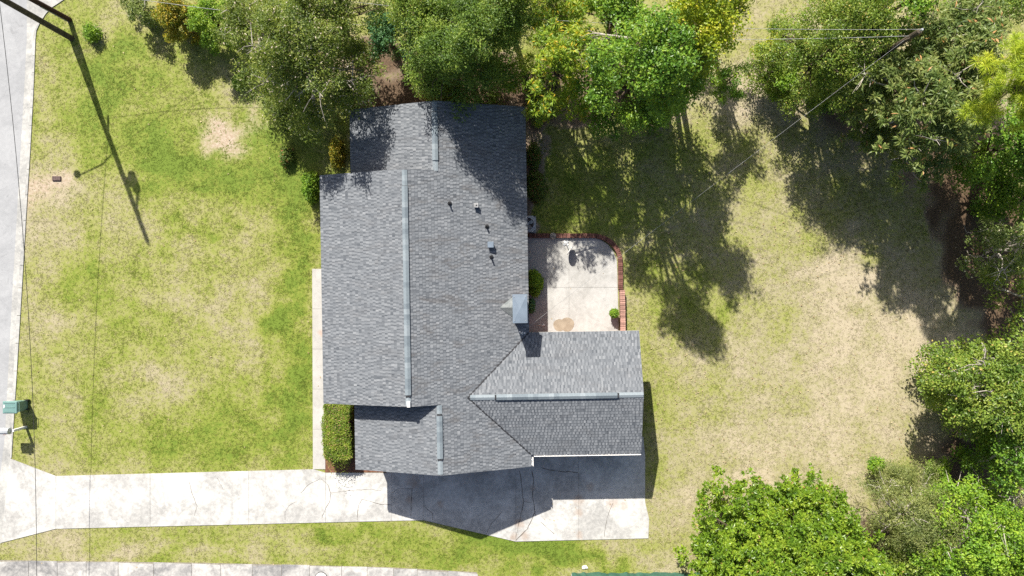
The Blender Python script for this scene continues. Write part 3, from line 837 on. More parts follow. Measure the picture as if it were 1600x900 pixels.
# ------------------------------------------------------------------ small things about the yard
# wheeled bin
bc = G(17, 636.5, 1.05); bc[2] = 0
tb = empty('wheeled_bin', bc, 'green wheeled rubbish bin standing at the kerb', 'bin')
body = MB()
for (z0, sx, sy) in ((.06, .50, .50),): pass
V = []
for (z, sx, sy, ox) in ((.05, .52, .46, 0), (.12, .56, .50, 0), (.95, .72, .60, -.03), (1.0, .76, .64, -.03)):
    for (i, j) in ((-1, -1), (1, -1), (1, 1), (-1, 1)): V.append((bc[0] + i * sx / 2 + ox, bc[1] + j * sy / 2, z))
body.add(V, [(3, 2, 1, 0), (12, 13, 14, 15)] + [(r * 4 + i, r * 4 + (i + 1) % 4, r * 4 + 4 + (i + 1) % 4, r * 4 + 4 + i) for r in range(3) for i in range(4)])
body.build('body', M['bin'], tb)
lid = MB().box((bc[0] - .05, bc[1], 1.045), (.82, .70, .07), bev=.03).build('lid', M['bin'], tb)
for dy in (-.24, 0, .24): MB().box((bc[0] - .06, bc[1] + dy, 1.09), (.6, .03, .03), bev=.008).build('rib', M['bin'], lid)
MB().box((bc[0] - .36, bc[1] + .06, 1.087), (.07, .18, .012)).build('sticker', M['white'], lid)
MB().tube([(bc[0] + .36, bc[1] - .25, 1.0), (bc[0] + .45, bc[1] - .25, 1.02), (bc[0] + .45, bc[1] + .25, 1.02), (bc[0] + .36, bc[1] + .25, 1.0)], .018, 6).build('handle', M['bin'], tb)
for dy in (-.27, .27):
    wv = MB(); ring = [(.0, .13)]
    pts = [(bc[0] + .27 + .12 * math.cos(a), .12 + .12 * math.sin(a)) for a in np.linspace(0, 2 * math.pi, 16, endpoint=False)]
    vv = [(x, bc[1] + dy - .03, z) for x, z in pts] + [(x, bc[1] + dy + .03, z) for x, z in pts]
    wv.add(vv, [tuple(range(16)), tuple(range(31, 15, -1))] + [(i, i + 16, (i + 1) % 16 + 16, (i + 1) % 16) for i in range(16)])
    wv.build('wheel', M['rubber'], tb)

# mailbox
mp = G(41, 667)
mb = empty('mailbox', mp, 'grey mailbox on a white post at the kerb', 'mailbox')
MB().box(mp + [0, 0, .55], (.13, .13, 1.1), bev=.01).build('post', M['white'], mb)
MB().box(mp + [-.28, 0, 1.0], (.62, .10, .08), bev=.01).build('arm', M['white'], mb)
mm = MB(); pr = [(-.17, 0), (.17, 0), (.17, .2), (.13, .29), (.06, .34), (-.06, .34), (-.13, .29), (-.17, .2)]
x0, x1 = mp[0] - .72, mp[0] - .10
vv = [(x0, mp[1] + a, 1.05 + b) for a, b in pr] + [(x1, mp[1] + a, 1.05 + b) for a, b in pr]
mm.add(vv, [tuple(range(8)), tuple(range(15, 7, -1))] + [(i, i + 8, (i + 1) % 8 + 8, (i + 1) % 8) for i in range(8)]).build('box', M['grey_metal'], mb)
MB().box((x0 - .012, mp[1], 1.2), (.02, .30, .26), bev=.006).build('door', M['dark_metal'], mb)
MB().box((mp[0] - .3, mp[1] - .185, 1.33), (.16, .014, .08)).build('flag', M['brick'], mb)

# water meter cover
wm_ = G(89, 279); o = MB().box(wm_ + [0, 0, .03], (.50, .27, .10), bev=.02)
for k in range(4): o.box(wm_ + [-.15 + .1 * k, 0, .083], (.03, .2, .012))
tag(o.build('meter_cover', M['meter']), 'small brown meter cover in the sandy patch near the street', 'meter cover')
# round cover in the side street slabs
rc = empty('round_cover', G(502, 903), 'white round cover with dark rim at the bottom edge', 'cover')
g = G(502, 903)
MB().lathe(g + [0, 0, .02], [(.37, 0), (.37, .035), (.34, .035)], 28).build('rim', M['dark_metal'], rc)
MB().lathe(g + [0, 0, .03], [(.33, 0), (.33, .035), (.3, .04)], 28).build('lid', M['white'], rc)

# air conditioner
ac0 = G(824.6, 349.5, .8); a0 = np.array([ac0[0], ac0[1], 0])
ac = empty('air_conditioner', a0, 'grey air conditioning unit against the rear wall', 'air conditioner')
MB().box(a0 + [0, 0, .06], (1.0, 1.0, .12)).build('pad', M['gutter'], ac)
MB().box(a0 + [0, 0, .44], (.84, .84, .64)).build('coil', M['dark_metal'], ac)
for i in range(9):
    MB().box(a0 + [0, 0, .16 + i * .072], (.862, .862, .018)).build('louvre', M['grey_metal'], ac)
fr = MB(); n = 32; V = []; F = []
for k in range(n):
    a = 2 * math.pi * k / n; c, s = math.cos(a), math.sin(a); mx = max(abs(c), abs(s)); q = .45 / mx; q = min(q, .54)
    V += [(a0[0] + .34 * c, a0[1] + .34 * s, .815), (a0[0] + q * c, a0[1] + q * s, .80), (a0[0] + q * c, a0[1] + q * s, .72), (a0[0] + .34 * c, a0[1] + .34 * s, .70)]
for k in range(n):
    j = (k + 1) % n
    for i in range(4): F.append((k * 4 + i, k * 4 + (i + 1) % 4, j * 4 + (i + 1) % 4, j * 4 + i))
fr.add(V, F).build('top_panel', M['grey_metal'], ac)
MB().lathe(a0 + [0, 0, .755], [(.335, 0), (.335, .008)], 28).build('fan_well', M['dark_metal'], ac)
for k in range(4):
    a = k * math.pi / 2 + .5; c, s = math.cos(a), math.sin(a)
    pts = [(.06, -.05, .0), (.31, -.12, .0), (.31, .10, .03), (.06, .05, .03)]
    mesh('fan_blade', [a0 + [p * c - q * s, p * s + q * c, .775 + h] for p, q, h in pts], [(0, 1, 2, 3)], M['grey_metal'], ac)
MB().lathe(a0 + [0, 0, .78], [(.07, 0), (.07, .05), (.04, .06)], 14).build('fan_hub', M['grey_metal'], ac)
gd = MB()
for r_ in (.12, .2, .28): gd.tube([a0 + [r_ * math.cos(a), r_ * math.sin(a), .83] for a in np.linspace(0, 2 * math.pi, 25)], .004, 4)
for k in range(8): a = k * math.pi / 4; gd.tube([a0 + [.05 * math.cos(a), .05 * math.sin(a), .832], a0 + [.35 * math.cos(a), .35 * math.sin(a), .818]], .004, 4)
gd.build('fan_guard', M['grey_metal'], ac)

# brick edging round the patio: each brick a piece
ed = empty('brick_edging', G(964, 440), 'low red brick edging curving round the rear patio', 'edging')
path = [(826, 368.5), (924, 368.5)] + [(924 + 44.5 * math.sin(t), 408 - 39.5 * math.cos(t)) for t in np.linspace(.12, math.pi / 2, 12)] + [(969, 452)]
path2 = [(970.8, 453), (971.8, 516)]
bm_ = {}
for key, mt in (('a', 'brick'), ('b', 'brick_pale')):
    for v in range(3):
        me = bpy.data.meshes.new('brick'); t = MB().box((0, 0, 0), (.098, .34, .075), bev=.008)
        me.from_pydata(t.v, [], t.f); bm_[key, v] = me
bcol = {}
for v, k in enumerate((1.0, .8, 1.2)):
    for key, c in (('a', (.17, .082, .066)), ('b', (.40, .235, .19))):
        bm_[key, v].materials.append(plain('brick_%s%d' % (key, v), tuple(q * k for q in c), tuple(q * k * .72 for q in c), 9, .9, .1))


def lay(path, key, hgt, wd):
    P = [np.array(G(*p)) for p in path]
    seg = [np.linalg.norm(b - a) for a, b in zip(P[:-1], P[1:])]; tot = sum(seg); n = int(tot / .108)
    left = []; right = []
    for k in range(n):
        d = (k + .5) / n * tot; i = 0
        while i < len(seg) - 1 and d > seg[i]: d -= seg[i]; i += 1
        dirv = (P[i + 1] - P[i]) / seg[i]; c = P[i] + dirv * d
        o = bpy.data.objects.new('brick', bm_[key, random.randrange(3)]); col.objects.link(o); o.parent = ed
        o.location = tuple(c - root_loc(ed) + [random.uniform(-.008, .008), random.uniform(-.008, .008), hgt - .03 + random.uniform(-.004, .004)])
        o.rotation_euler = (0, 0, math.atan2(dirv[1], dirv[0]) + random.uniform(-.03, .03)); o.scale = (1, wd / .34, 1)
    cm = MB()
    for a, b in zip(P[:-1], P[1:]):
        dv = b - a; L = np.linalg.norm(dv); cm.box((a + b) / 2 + [0, 0, (hgt - .08) / 2], (L + .02, wd - .05, hgt - .08 + random.uniform(0, .004)), math.atan2(dv[1], dv[0]))
    cm.build('wall_core', M['brick'], ed)


lay(path, 'a', .20, .27)
lay(path2, 'b', .42, .30)
g = G(864, 368.5, .25)
tag(MB().lathe(g, [(.17, -.06), (.19, .0), (.18, .05), (.12, .065)], 16).build('round_stone', M['stone']), 'round grey stone resting on the patio brick edging', 'stone')

# satellite dish on its bracket
dc = G(891.5, 391, .45)
ds = empty('satellite_dish', (dc[0], dc[1], .04), 'grey satellite dish standing on the rear patio', 'satellite dish')
fn = np.array([.80, -.56, .08]); fn /= np.linalg.norm(fn)
e1 = np.cross([0, 0, 1], fn); e1 /= np.linalg.norm(e1); e2 = np.cross(fn, e1)
V = []; F = []
for side_, off_ in ((0, 0), (1, -.02)):
    for k, r_ in enumerate((.0001, .12, .24, .34)):
        for i in range(24):
            a = 2 * math.pi * i / 24
            V.append(dc + e1 * r_ * math.cos(a) + e2 * r_ * 1.16 * math.sin(a) + fn * (off_ - .06 + .06 * (r_ / .34) ** 2))
for s_i in range(2):
    for k in range(3):
        for i in range(24):
            j = (i + 1) % 24; o_ = s_i * 96
            q4 = (o_ + k * 24 + i, o_ + k * 24 + j, o_ + k * 24 + 24 + j, o_ + k * 24 + 24 + i); F.append(q4 if s_i == 0 else q4[::-1])
for i in range(24): j = (i + 1) % 24; F.append((72 + i, 72 + j, 168 + j, 168 + i))
mesh('reflector', V, F, M['white'], ds, smooth=False)
mastb = G(884, 380, .04)
MB().tube([mastb, mastb + [.02, -.02, .35], dc - fn * .08], .024, 8).build('mast', M['grey_metal'], ds)
MB().box(mastb + [0, 0, .02], (.34, .12, .04), .7).build('base_plate', M['grey_metal'], ds)
MB().box(mastb + [0, 0, .03], (.34, .12, .035), -.9).build('base_plate', M['white'], ds)
lt = G(931, 385.5, .05)
MB().tube([dc - e2 * .2, lt], .02, 8).build('strut', M['grey_metal'], ds)
MB().tube([dc - e2 * .36, dc - e2 * .2 + fn * .42], .014, 6).build('feed_arm', M['grey_metal'], ds)
MB().box(dc - e2 * .18 + fn * .44, (.08, .08, .10), .5, bev=.01).build('feed_horn', M['white'], ds)

# two pale scraps in the shade by the rear wall, one on the far grass
for (x, y, r_, lab) in ((843, 507.5, .07, 'small white scrap on the shaded patio, nearer the wall'), (849, 508, .11, 'larger white scrap on the shaded patio by the chimney'), (914, 886, .17, 'white scrap lying on the grass near the green fence')):
    g = G(x, y); t = MB(); V = []
    for i in range(10):
        a = 2 * math.pi * i / 10; q = r_ * random.uniform(.7, 1.2); V.append((g[0] + q * math.cos(a), g[1] + .6 * q * math.sin(a), .05 + random.uniform(0, .03)))
    V.append((g[0], g[1], .11)); V += [(v[0], v[1], .03) for v in V[:10]]
    t.add(V, [(i, (i + 1) % 10, 10) for i in range(10)] + [(11 + i, 11 + (i + 1) % 10, (i + 1) % 10, i) for i in range(10)])
    tag(t.build('paper_scrap', M['white']), lab, 'scrap')

# green screened fence along the bottom edge
fx0, fx1, fy = 893, 1120, 897.5
fe = empty('screen_fence', G(fx0, fy), 'fence covered in green screen fabric at the bottom edge', 'fence')
npost = 5
for k in range(npost):
    p = G(fx0 + (fx1 - fx0) * k / (npost - 1), fy)
    MB().tube([p, p + [0, 0, 1.55]], .03, 8).build('post', M['grey_metal'], fe)
    if k < npost - 1:
        q = G(fx0 + (fx1 - fx0) * (k + 1) / (npost - 1), fy); V = []; F = []
        for i in range(13):
            t_ = i / 12; c = p + (q - p) * t_ + [0, .04 + .05 * math.sin(math.pi * t_) * random.uniform(.6, 1.3), 0]
            V += [c + [0, .08 * random.random(), .03], c + [0, 0, .75], c + [0, .0, 1.45], c + [0, -.012, 1.45], c + [0, -.012, .75], c + [0, -.012, .03]]
        for i in range(12):
            for r_ in range(5): F.append((i * 6 + r_, i * 6 + 6 + r_, i * 6 + 7 + r_, i * 6 + 1 + r_))
        mesh('screen', V, F, M['fence'], fe)
MB().tube([G(fx0, fy) + [0, 0, 1.5], G(fx1, fy) + [0, 0, 1.5]], .02, 8).build('top_rail', M['grey_metal'], fe)

# ------------------------------------------------------------------ plants
def unit(v): return v / (np.linalg.norm(v, axis=-1, keepdims=True) + 1e-9)


def leaves(pos, axis_, nrm, ln, wd, curl=0.12):
    """one four-cornered leaf for each row"""
    a = unit(axis_); s = unit(np.cross(nrm, a)); n = np.cross(a, s)
    L = ln[:, None]; W = wd[:, None]
    return np.stack([pos, pos + a * L * .5 + s * W * .5 + n * L * curl, pos + a * L - n * L * curl * .4, pos + a * L * .5 - s * W * .5 + n * L * curl], 1).reshape(-1, 3)


def rand_unit(r, n): return unit(r.normal(size=(n, 3)))


SPEC = {
    #          leaf len, width, leaves per clump, clump radius, flatten, mode, up bias
    'oak':     (.13, .062, 190, .55, .75, 'random', .6),
    'broad':   (.155, .095, 150, .58, .75, 'random', .7),
    'loose':   (.14, .07, 130, .55, .6, 'random', .6),
    'feather': (.26, .055, 100, .60, .55, 'rosette', .7),
    'mimosa':  (.32, .075, 60, .46, .32, 'rosette', .9),
    'magnolia': (.21, .095, 95, .46, .8, 'rosette', .6),
    'wispy':   (.13, .036, 130, .5, .8, 'random', .4),
    'pine':    (.34, .022, 190, .36, .9, 'needle', .3),
    'small':   (.115, .065, 110, .3, .8, 'random', .6),
}


def crown_points(r, R, rz, nl, per):
    """clump centres gathered in lobes on rings from low to high, for an uneven outline with gaps"""
    out = []; lobes = []
    lo = max(2, int(nl * .30)); mi = max(2, int(nl * .32)); hi = max(1, nl - lo - mi)
    ring = [(-.78, .50, max(2, lo - 1)), (-.36, .64, lo), (.12, .62, mi), (.52, .32, hi)]
    for (zf, df, cnt) in ring:
        ph = r.uniform(0, 6.28)
        for k in range(cnt):
            a = ph + 2 * math.pi * (k + r.uniform(-.3, .3)) / cnt
            d = df * R * r.uniform(.75, 1.15) * (1 if cnt > 1 else .3)
            c = np.array([d * math.cos(a), d * math.sin(a), (zf + r.uniform(-.16, .16)) * rz]); q = r.uniform(.32, .50) * R; lobes.append((c, q))
            n = max(3, int(per * r.uniform(.75, 1.2)))
            u = rand_unit(r, n) * (r.random((n, 1)) ** .4)
            u[:, 2] = np.where(r.random(n) < .7, np.abs(u[:, 2]), u[:, 2])
            out.append(c + u * np.array([q, q, min(q, rz * .8) * .85]))
    return np.concatenate(out), lobes


def plant_tree(name, label, px, py, rpx, zc, rz, species, leafm, seed, bark='bark', group=None, nl=8, dens=1.0, lean=(0, 0), bare=0, limbs=True, cat='tree'):
    r = np.random.default_rng(seed)
    c = G(px, py, zc); R = rpx * (1 - zc / H) / S
    k_ = 1 + .6 * zc / H / (1 - zc / H)
    base = np.array([c[0] * k_ + lean[0], c[1] * k_ + lean[1], 0.0])
    root = empty(name, base, label, cat, group)
    L, W, npc, cr, flat, mode, upb = SPEC[species]
    per = dens * 1.15 * (R * .47 / cr) ** 2 * 2.0
    pts, lobes = crown_points(r, R, rz, nl, per)
    pts = pts + c
    pts[:, 2] = np.maximum(pts[:, 2], .25)
    m = len(pts); npl = np.maximum(8, (npc * r.uniform(.55, 1.25, m)).astype(int)); idx = np.repeat(np.arange(m), npl); n = len(idx)
    cc = pts[idx]; crs = (cr * r.uniform(.75, 1.25, m))[idx][:, None]
    d = rand_unit(r, n)
    up = np.array([0, 0, 1.0])
    if mode == 'random':
        pos = cc + d * (r.random((n, 1)) ** .45) * crs * np.array([1, 1, flat])
        nr = unit(d * .45 + up * upb + r.normal(size=(n, 3)) * .42); ax = np.cross(nr, rand_unit(r, n))
    elif mode == 'rosette':
        # sprays: a handful of leaf rosettes in each clump
        k = 6; ro = rand_unit(r, m * k).reshape(m, k, 3) * (r.random((m, k, 1)) ** .5) * cr * np.array([1, 1, flat])
        wch = r.integers(0, k, n); pos = cc + ro[idx, wch]
        d[:, 2] = d[:, 2] * .45 + (.12 if species != 'mimosa' else -.05); ax = unit(d); pos = pos + ax * .03
        nr = unit(up * upb + r.normal(size=(n, 3)) * .28)
    else:
        k = 3; ro = rand_unit(r, m * k).reshape(m, k, 3) * cr * 1.0
        pos = cc + ro[idx, r.integers(0, k, n)]; d[:, 2] = d[:, 2] * .7 + .25; ax = unit(d); nr = unit(up + r.normal(size=(n, 3)) * .5)
    V = leaves(pos, ax, nr, L * r.uniform(.65, 1.25, n), W * r.uniform(.75, 1.2, n))
    V[:, 2] = np.maximum(V[:, 2], .03)
    cw = quick('crown', V, np.arange(len(V)).reshape(-1, 4), leafm, root); cw['kind'] = 'stuff'
    if limbs:
        bk = M[bark]; tr = .045 * R + .05
        top = np.array([c[0], c[1], max(zc - .25 * rz, .4)])
        bend = base + (top - base) * .5 + np.array([r.uniform(-.25, .25), r.uniform(-.25, .25), 0])
        MB().tube([base, bend, top], [tr * 1.25, tr, tr * .6], 8).build('trunk', bk, root)
        for (lc, q) in lobes:
            e = lc + c; s = base + (top - base) * r.uniform(.55, .95); mid = (s + e) / 2 + r.normal(size=3) * .12 * R * .3 + np.array([0, 0, .1 * R])
            t = MB().tube([s, mid, e], [tr * .5, tr * .36, tr * .18], 6)
            for _ in range(5 if R > 1.5 else 3):
                tgt = e + unit(r.normal(size=3)) * q * .85; tgt[2] = max(tgt[2], .2)
                t.tube([mid + (e - mid) * r.uniform(.3, 1), (e + tgt) / 2 + r.normal(size=3) * .1, tgt], [tr * .18, tr * .12, .008], 5)
            t.build('limb', bk, root)
        for _ in range(bare):
            a = r.uniform(0, 6.28); (lc, q) = lobes[r.integers(0, len(lobes))]
            s = c + lc * .5; e = c + lc + np.array([math.cos(a) * q, math.sin(a) * q, q * r.uniform(.6, 1.0)])
            t = MB(); mid = (s + e) / 2 + r.normal(size=3) * .15
            t.tube([s, mid, e], [.045, .032, .012], 5)
            for _k in range(6):
                f = r.uniform(.35, 1); p = mid + (e - mid) * f; t2 = p + r.normal(size=3) * np.array([.55, .55, .25]) * min(1, R / 2.5)
                t.tube([p, (p + t2) / 2 + r.normal(size=3) * .06, t2], [.02, .014, .006], 4)
            t.build('bare_branch', M['bark_pale'], root)
    return root


LM = {
    'oak': leaf_mat('oak_leaf', (0.038, 0.082, 0.016), (0.115, 0.198, 0.030), (0.256, 0.324, 0.050), None, 0, .3),
    'olive': leaf_mat('olive_leaf', (.05, .085, .02), (.135, .185, .032), (.25, .275, .05), (.55, .48, .36), .035, .3),
    'teal': leaf_mat('teal_leaf', (0.036, 0.102, 0.042), (0.077, 0.198, 0.078), (0.154, 0.300, 0.110), None, 0, .3),
    'gold': leaf_mat('gold_leaf', (0.128, 0.138, 0.016), (0.333, 0.264, 0.020), (0.538, 0.372, 0.026), (0.192, 0.240, 0.026), .25, .3),
    'lime': leaf_mat('lime_leaf', (0.070, 0.138, 0.014), (0.192, 0.300, 0.020), (0.397, 0.432, 0.032), (0.550, 0.384, 0.026), .06, .38),
    'green': leaf_mat('green_leaf', (0.041, 0.108, 0.014), (0.122, 0.246, 0.024), (0.282, 0.384, 0.040), None, 0, .33, .4),
    'yellow': leaf_mat('yellow_green_leaf', (0.102, 0.168, 0.015), (0.282, 0.354, 0.020), (0.486, 0.468, 0.028), (0.550, 0.456, 0.040), .05, .38, .42),
    'mid': leaf_mat('mid_leaf', (0.054, 0.108, 0.018), (0.166, 0.246, 0.036), (0.320, 0.372, 0.065), (0.486, 0.384, 0.110), .02, .32, .4),
    'mimosa': leaf_mat('mimosa_frond', (0.070, 0.114, 0.030), (0.147, 0.198, 0.050), (0.237, 0.258, 0.075), (0.461, 0.252, 0.100), .02, .3),
    'pine': leaf_mat('pine_needle', (0.166, 0.240, 0.020), (0.333, 0.432, 0.026), (0.538, 0.550, 0.050), None, 0, .35),
    'magnolia': leaf_mat('magnolia_leaf', (.06, .125, .014), (.165, .275, .024), (.30, .385, .04), (.40, .25, .10), .006, .34, .36),
    'wispy': leaf_mat('wispy_leaf', (0.096, 0.132, 0.040), (0.198, 0.234, 0.070), (0.314, 0.324, 0.110), None, 0, .3),
    'bright': leaf_mat('bright_leaf', (0.064, 0.144, 0.014), (0.166, 0.300, 0.022), (0.320, 0.432, 0.040), None, 0, .33),
    'hedge': leaf_mat('hedge_leaf', (0.077, 0.132, 0.017), (0.179, 0.258, 0.028), (0.307, 0.360, 0.050), (0.512, 0.288, 0.170), .05, .28, .5, 1.6),
    'greywood': leaf_mat('grey_green_leaf', (0.070, 0.108, 0.032), (0.154, 0.210, 0.052), (0.282, 0.318, 0.090), (0.550, 0.504, 0.340), .05, .3),
    'shade': leaf_mat('ivy_leaf', (0.051, 0.090, 0.016), (0.102, 0.162, 0.026), (0.186, 0.240, 0.040), (0.333, 0.108, 0.065), .08, .28),
}
TB = 'trees along the far edge of the lot'
trees = [
    # name, label, px, py, r, zc, rz, species, leaf, kw
    ('golden_shrub', 'golden yellow shrub at the end of the hedgerow near the street', 277, 28, 38, 1.5, 1.5, 'small', 'gold', dict(cat='shrub', nl=10, dens=.9)),
    ('pale_shrub', 'pale grey green shrub beside the golden one, nearest the street', 222, 16, 34, 1.0, 1.0, 'small', 'greywood', dict(cat='shrub', nl=8, dens=.5, bare=3)),
    ('bright_shrub', 'bright green shrub right of the golden shrub', 335, 38, 42, 1.7, 1.7, 'small', 'bright', dict(cat='shrub', nl=10, dens=.75)),
    ('leafy_shrub', 'tiny yellow green shrub on the bare corner of the lawn', 143, 50, 12, .35, .3, 'small', 'bright', dict(cat='shrub', nl=4, dens=.5)),
    ('loose_tree', 'wide olive green tree with pale twigs left of the roof corner', 486, 112, 108, 5.2, 3.9, 'loose', 'olive', dict(nl=18, dens=.7, bark='bark_pale', bare=3, group=TB)),
    ('loose_tree', 'olive tree at the top edge above the golden shrub', 398, 42, 62, 3.6, 2.8, 'loose', 'olive', dict(nl=12, dens=.7, bark='bark_pale', bare=3, group=TB)),
    ('loose_tree', 'yellow olive tree at the top edge between the loose tree and the oak', 520, 12, 80, 5.4, 3.6, 'loose', 'olive', dict(nl=13, dens=.7, group=TB)),
    ('loose_shrub', 'small olive shrub at the lawn edge below the loose tree', 455, 172, 40, 1.6, 1.4, 'loose', 'olive', dict(cat='shrub', nl=8, dens=.8, bark='bark_pale', bare=1)),
    ('teal_tree', 'small blue green tree tucked beside the dark oak', 606, 56, 44, 3.0, 2.4, 'small', 'teal', dict(nl=10, dens=.7, group=TB)),
    ('oak_tree', 'dense dark green oak leaning over the roof end', 722, 70, 104, 5.8, 4.8, 'oak', 'oak', dict(nl=19, dens=.9, group=TB)),
    ('oak_tree', 'lighter yellow green oak at the top edge beside the teal tree', 660, 18, 64, 6.4, 3.0, 'oak', 'mid', dict(nl=11, dens=.8, group=TB)),
    ('oak_tree', 'dark oak at the top edge behind the big oak', 785, -20, 84, 6.2, 4.2, 'oak', 'oak', dict(nl=11, dens=.8, group=TB)),
    ('feathery_tree', 'lime green feathery tree with orange tips right of the oak', 872, 104, 76, 5.4, 4.0, 'feather', 'lime', dict(nl=15, dens=.75, group=TB)),
    ('feathery_tree', 'lime feathery tree at the top edge right of the oak', 868, 14, 56, 5.6, 2.6, 'feather', 'lime', dict(nl=10, dens=.8, group=TB)),
    ('broad_tree', 'round dark green tree hanging over the back lawn', 992, 120, 86, 7.6, 6.2, 'broad', 'green', dict(nl=17, dens=.85, group=TB)),
    ('broad_tree', 'bright yellow green tree at the top of the back lawn', 1072, 60, 82, 7.6, 4.6, 'broad', 'yellow', dict(nl=14, dens=.75, group=TB)),
    ('broad_tree', 'dark green tree at the top edge behind the bare limb', 960, 22, 66, 5.6, 4.0, 'broad', 'green', dict(nl=12, dens=.75, group=TB)),
    ('broad_tree', 'small green branchy tree hanging right of the round dark tree', 1134, 128, 30, 3.0, 1.6, 'small', 'green', dict(nl=7, dens=.5, group=TB)),
    ('broad_tree', 'yellow green tree at the top edge left of the grass gap', 1128, 0, 50, 5.0, 2.4, 'broad', 'yellow', dict(nl=9, dens=.7, group=TB)),
    ('broad_tree', 'dense mid green tree right of the grass gap', 1290, 72, 96, 4.8, 4.6, 'oak', 'mid', dict(nl=17, dens=.75, group=TB)),
    ('broad_shrub', 'bright green low shrub at the foot of the mid green tree', 1222, 124, 34, 1.8, 1.6, 'small', 'bright', dict(cat='shrub', nl=9, dens=.8)),
    ('broad_shrub', 'yellow green shrub beside the grass gap at the top', 1207, 62, 24, 1.6, 1.4, 'small', 'yellow', dict(cat='shrub', nl=7, dens=.6)),
    ('broad_tree', 'dark green tree at the top edge above the pole line', 1392, 14, 66, 5.8, 4.0, 'broad', 'green', dict(nl=11, dens=.85, group=TB)),
    ('mimosa_tree', 'flat topped mimosa with feathery olive sprays over the back lawn', 1440, 160, 112, 5.8, 3.0, 'mimosa', 'mimosa', dict(nl=18, dens=.66, bark='bark_pale', bare=6, group=TB)),
    ('mimosa_tree', 'second mimosa at the top right behind the first', 1482, 70, 80, 6.8, 3.0, 'mimosa', 'mimosa', dict(nl=13, dens=.9, bark='bark_pale', bare=2, group=TB)),
    ('broad_shrub', 'dark undergrowth shrub below the mimosa and the pole', 1365, 128, 50, 1.7, 1.4, 'broad', 'oak', dict(cat='shrub', nl=9, dens=.7)),
    ('broad_tree', 'dark tree at the top right corner', 1552, 4, 66, 5.2, 2.6, 'oak', 'oak', dict(nl=10, dens=.8, group=TB)),
    ('broad_tree', 'bright green tree under the pine at the right edge', 1565, 228, 68, 4.6, 3.4, 'broad', 'green', dict(nl=13, dens=.8, group=TB)),
    ('pine_tree', 'tall bright yellow green pine at the right edge', 1606, 128, 72, 11.5, 2.4, 'pine', 'pine', dict(nl=12, dens=.75, group=TB, lean=(1.0, .4))),
    ('grey_tree', 'grey green tree with bare twigs at the right edge of the lawn', 1572, 388, 54, 4.2, 3.0, 'broad', 'greywood', dict(nl=11, dens=.7, bark='bark_pale', bare=5, group=TB)),
    ('branchy_tree', 'green tree with white branches at the right edge', 1536, 604, 94, 4.2, 2.9, 'broad', 'mid', dict(nl=17, dens=.6, bark='bark_pale', bare=5, group=TB)),
    ('branchy_tree', 'deep green tree at the right edge below the branchy one', 1580, 712, 68, 4.0, 3.0, 'broad', 'green', dict(nl=12, dens=.7, bark='bark_pale', bare=3, group=TB)),
    ('magnolia_tree', 'big dense light green magnolia at the bottom edge', 1238, 930, 178, 3.4, 2.9, 'magnolia', 'magnolia', dict(nl=24, dens=.95)),
    ('wispy_tree', 'wispy grey green tree right of the magnolia', 1424, 800, 76, 2.8, 2.2, 'wispy', 'wispy', dict(nl=15, dens=.9, bark='bark_pale', bare=1)),
    ('tangled_tree', 'yellow green tangled tree at the bottom right corner', 1530, 842, 98, 3.8, 2.6, 'broad', 'bright', dict(nl=17, dens=.65, bark='bark_pale', bare=6)),
    ('tangled_tree', 'low green tree at the bottom edge between magnolia and tangled tree', 1424, 886, 60, 2.4, 1.8, 'broad', 'mid', dict(nl=10, dens=.75)),
    ('leafy_shrub', 'dark undergrowth shrub at the foot of the mid green tree', 1290, 128, 46, 1.4, 1.3, 'broad', 'green', dict(cat='shrub', nl=9, dens=.7)),
    ('leafy_shrub', 'low green shrub under the round dark tree on the back lawn', 1020, 162, 42, 1.3, 1.2, 'broad', 'green', dict(cat='shrub', nl=9, dens=.7)),
    ('leafy_shrub', 'dark shrub between the feathery tree and the roof corner', 845, 152, 36, 1.4, 1.3, 'small', 'oak', dict(cat='shrub', nl=9, dens=.7)),
    ('leafy_shrub', 'low shrub under the oak right of the brown gap', 690, 128, 44, 1.5, 1.3, 'oak', 'oak', dict(cat='shrub', nl=9, dens=.8)),
    ('leafy_shrub', 'dark shrub by the trees above the grey green tree', 1560, 300, 40, 1.4, 1.3, 'broad', 'green', dict(cat='shrub', nl=8, dens=.7)),
    ('leafy_shrub', 'green shrub at the foot of the white branched tree', 1560, 660, 60, 1.8, 1.6, 'broad', 'green', dict(cat='shrub', nl=10, dens=.7)),
    ('broad_tree', 'green tree between the round dark tree and the yellow green one', 1066, 122, 54, 5.2, 4.2, 'broad', 'green', dict(nl=13, dens=.7, group=TB)),
    ('sapling', 'slim yellow green sapling alone at the lawn edge', 1371, 728, 10, 1.2, .4, 'small', 'bright', dict(cat='shrub', nl=4, dens=.5)),
    ('sapling', 'bright green broad leaved sapling beside the tree shadow', 1470, 742, 24, 1.3, .7, 'small', 'bright', dict(cat='shrub', nl=6, dens=.7)),
    ('sapling', 'thin brownish sapling between the two bright saplings', 1410, 742, 20, .8, .5, 'wispy', 'wispy', dict(cat='shrub', nl=5, dens=.3)),
    # their crowns reach in from beyond the frame and shade the yard
    ('broad_tree', 'green tree mostly beyond the right edge above the grey tree', 1636, 290, 62, 4.6, 3.6, 'broad', 'green', dict(nl=10, dens=.7, group=TB)),
    ('broad_tree', 'green tree mostly beyond the right edge beside the branchy tree', 1640, 470, 62, 5.0, 3.6, 'broad', 'mid', dict(nl=10, dens=.6, group=TB, bark='bark_pale', bare=3)),
]
for i, (nm, lab, x, y, rp, zc, rz, sp, lm, kw) in enumerate(trees):
    plant_tree(nm, lab, x, y, rp, zc, rz, sp, LM[lm], 100 + i, **kw)

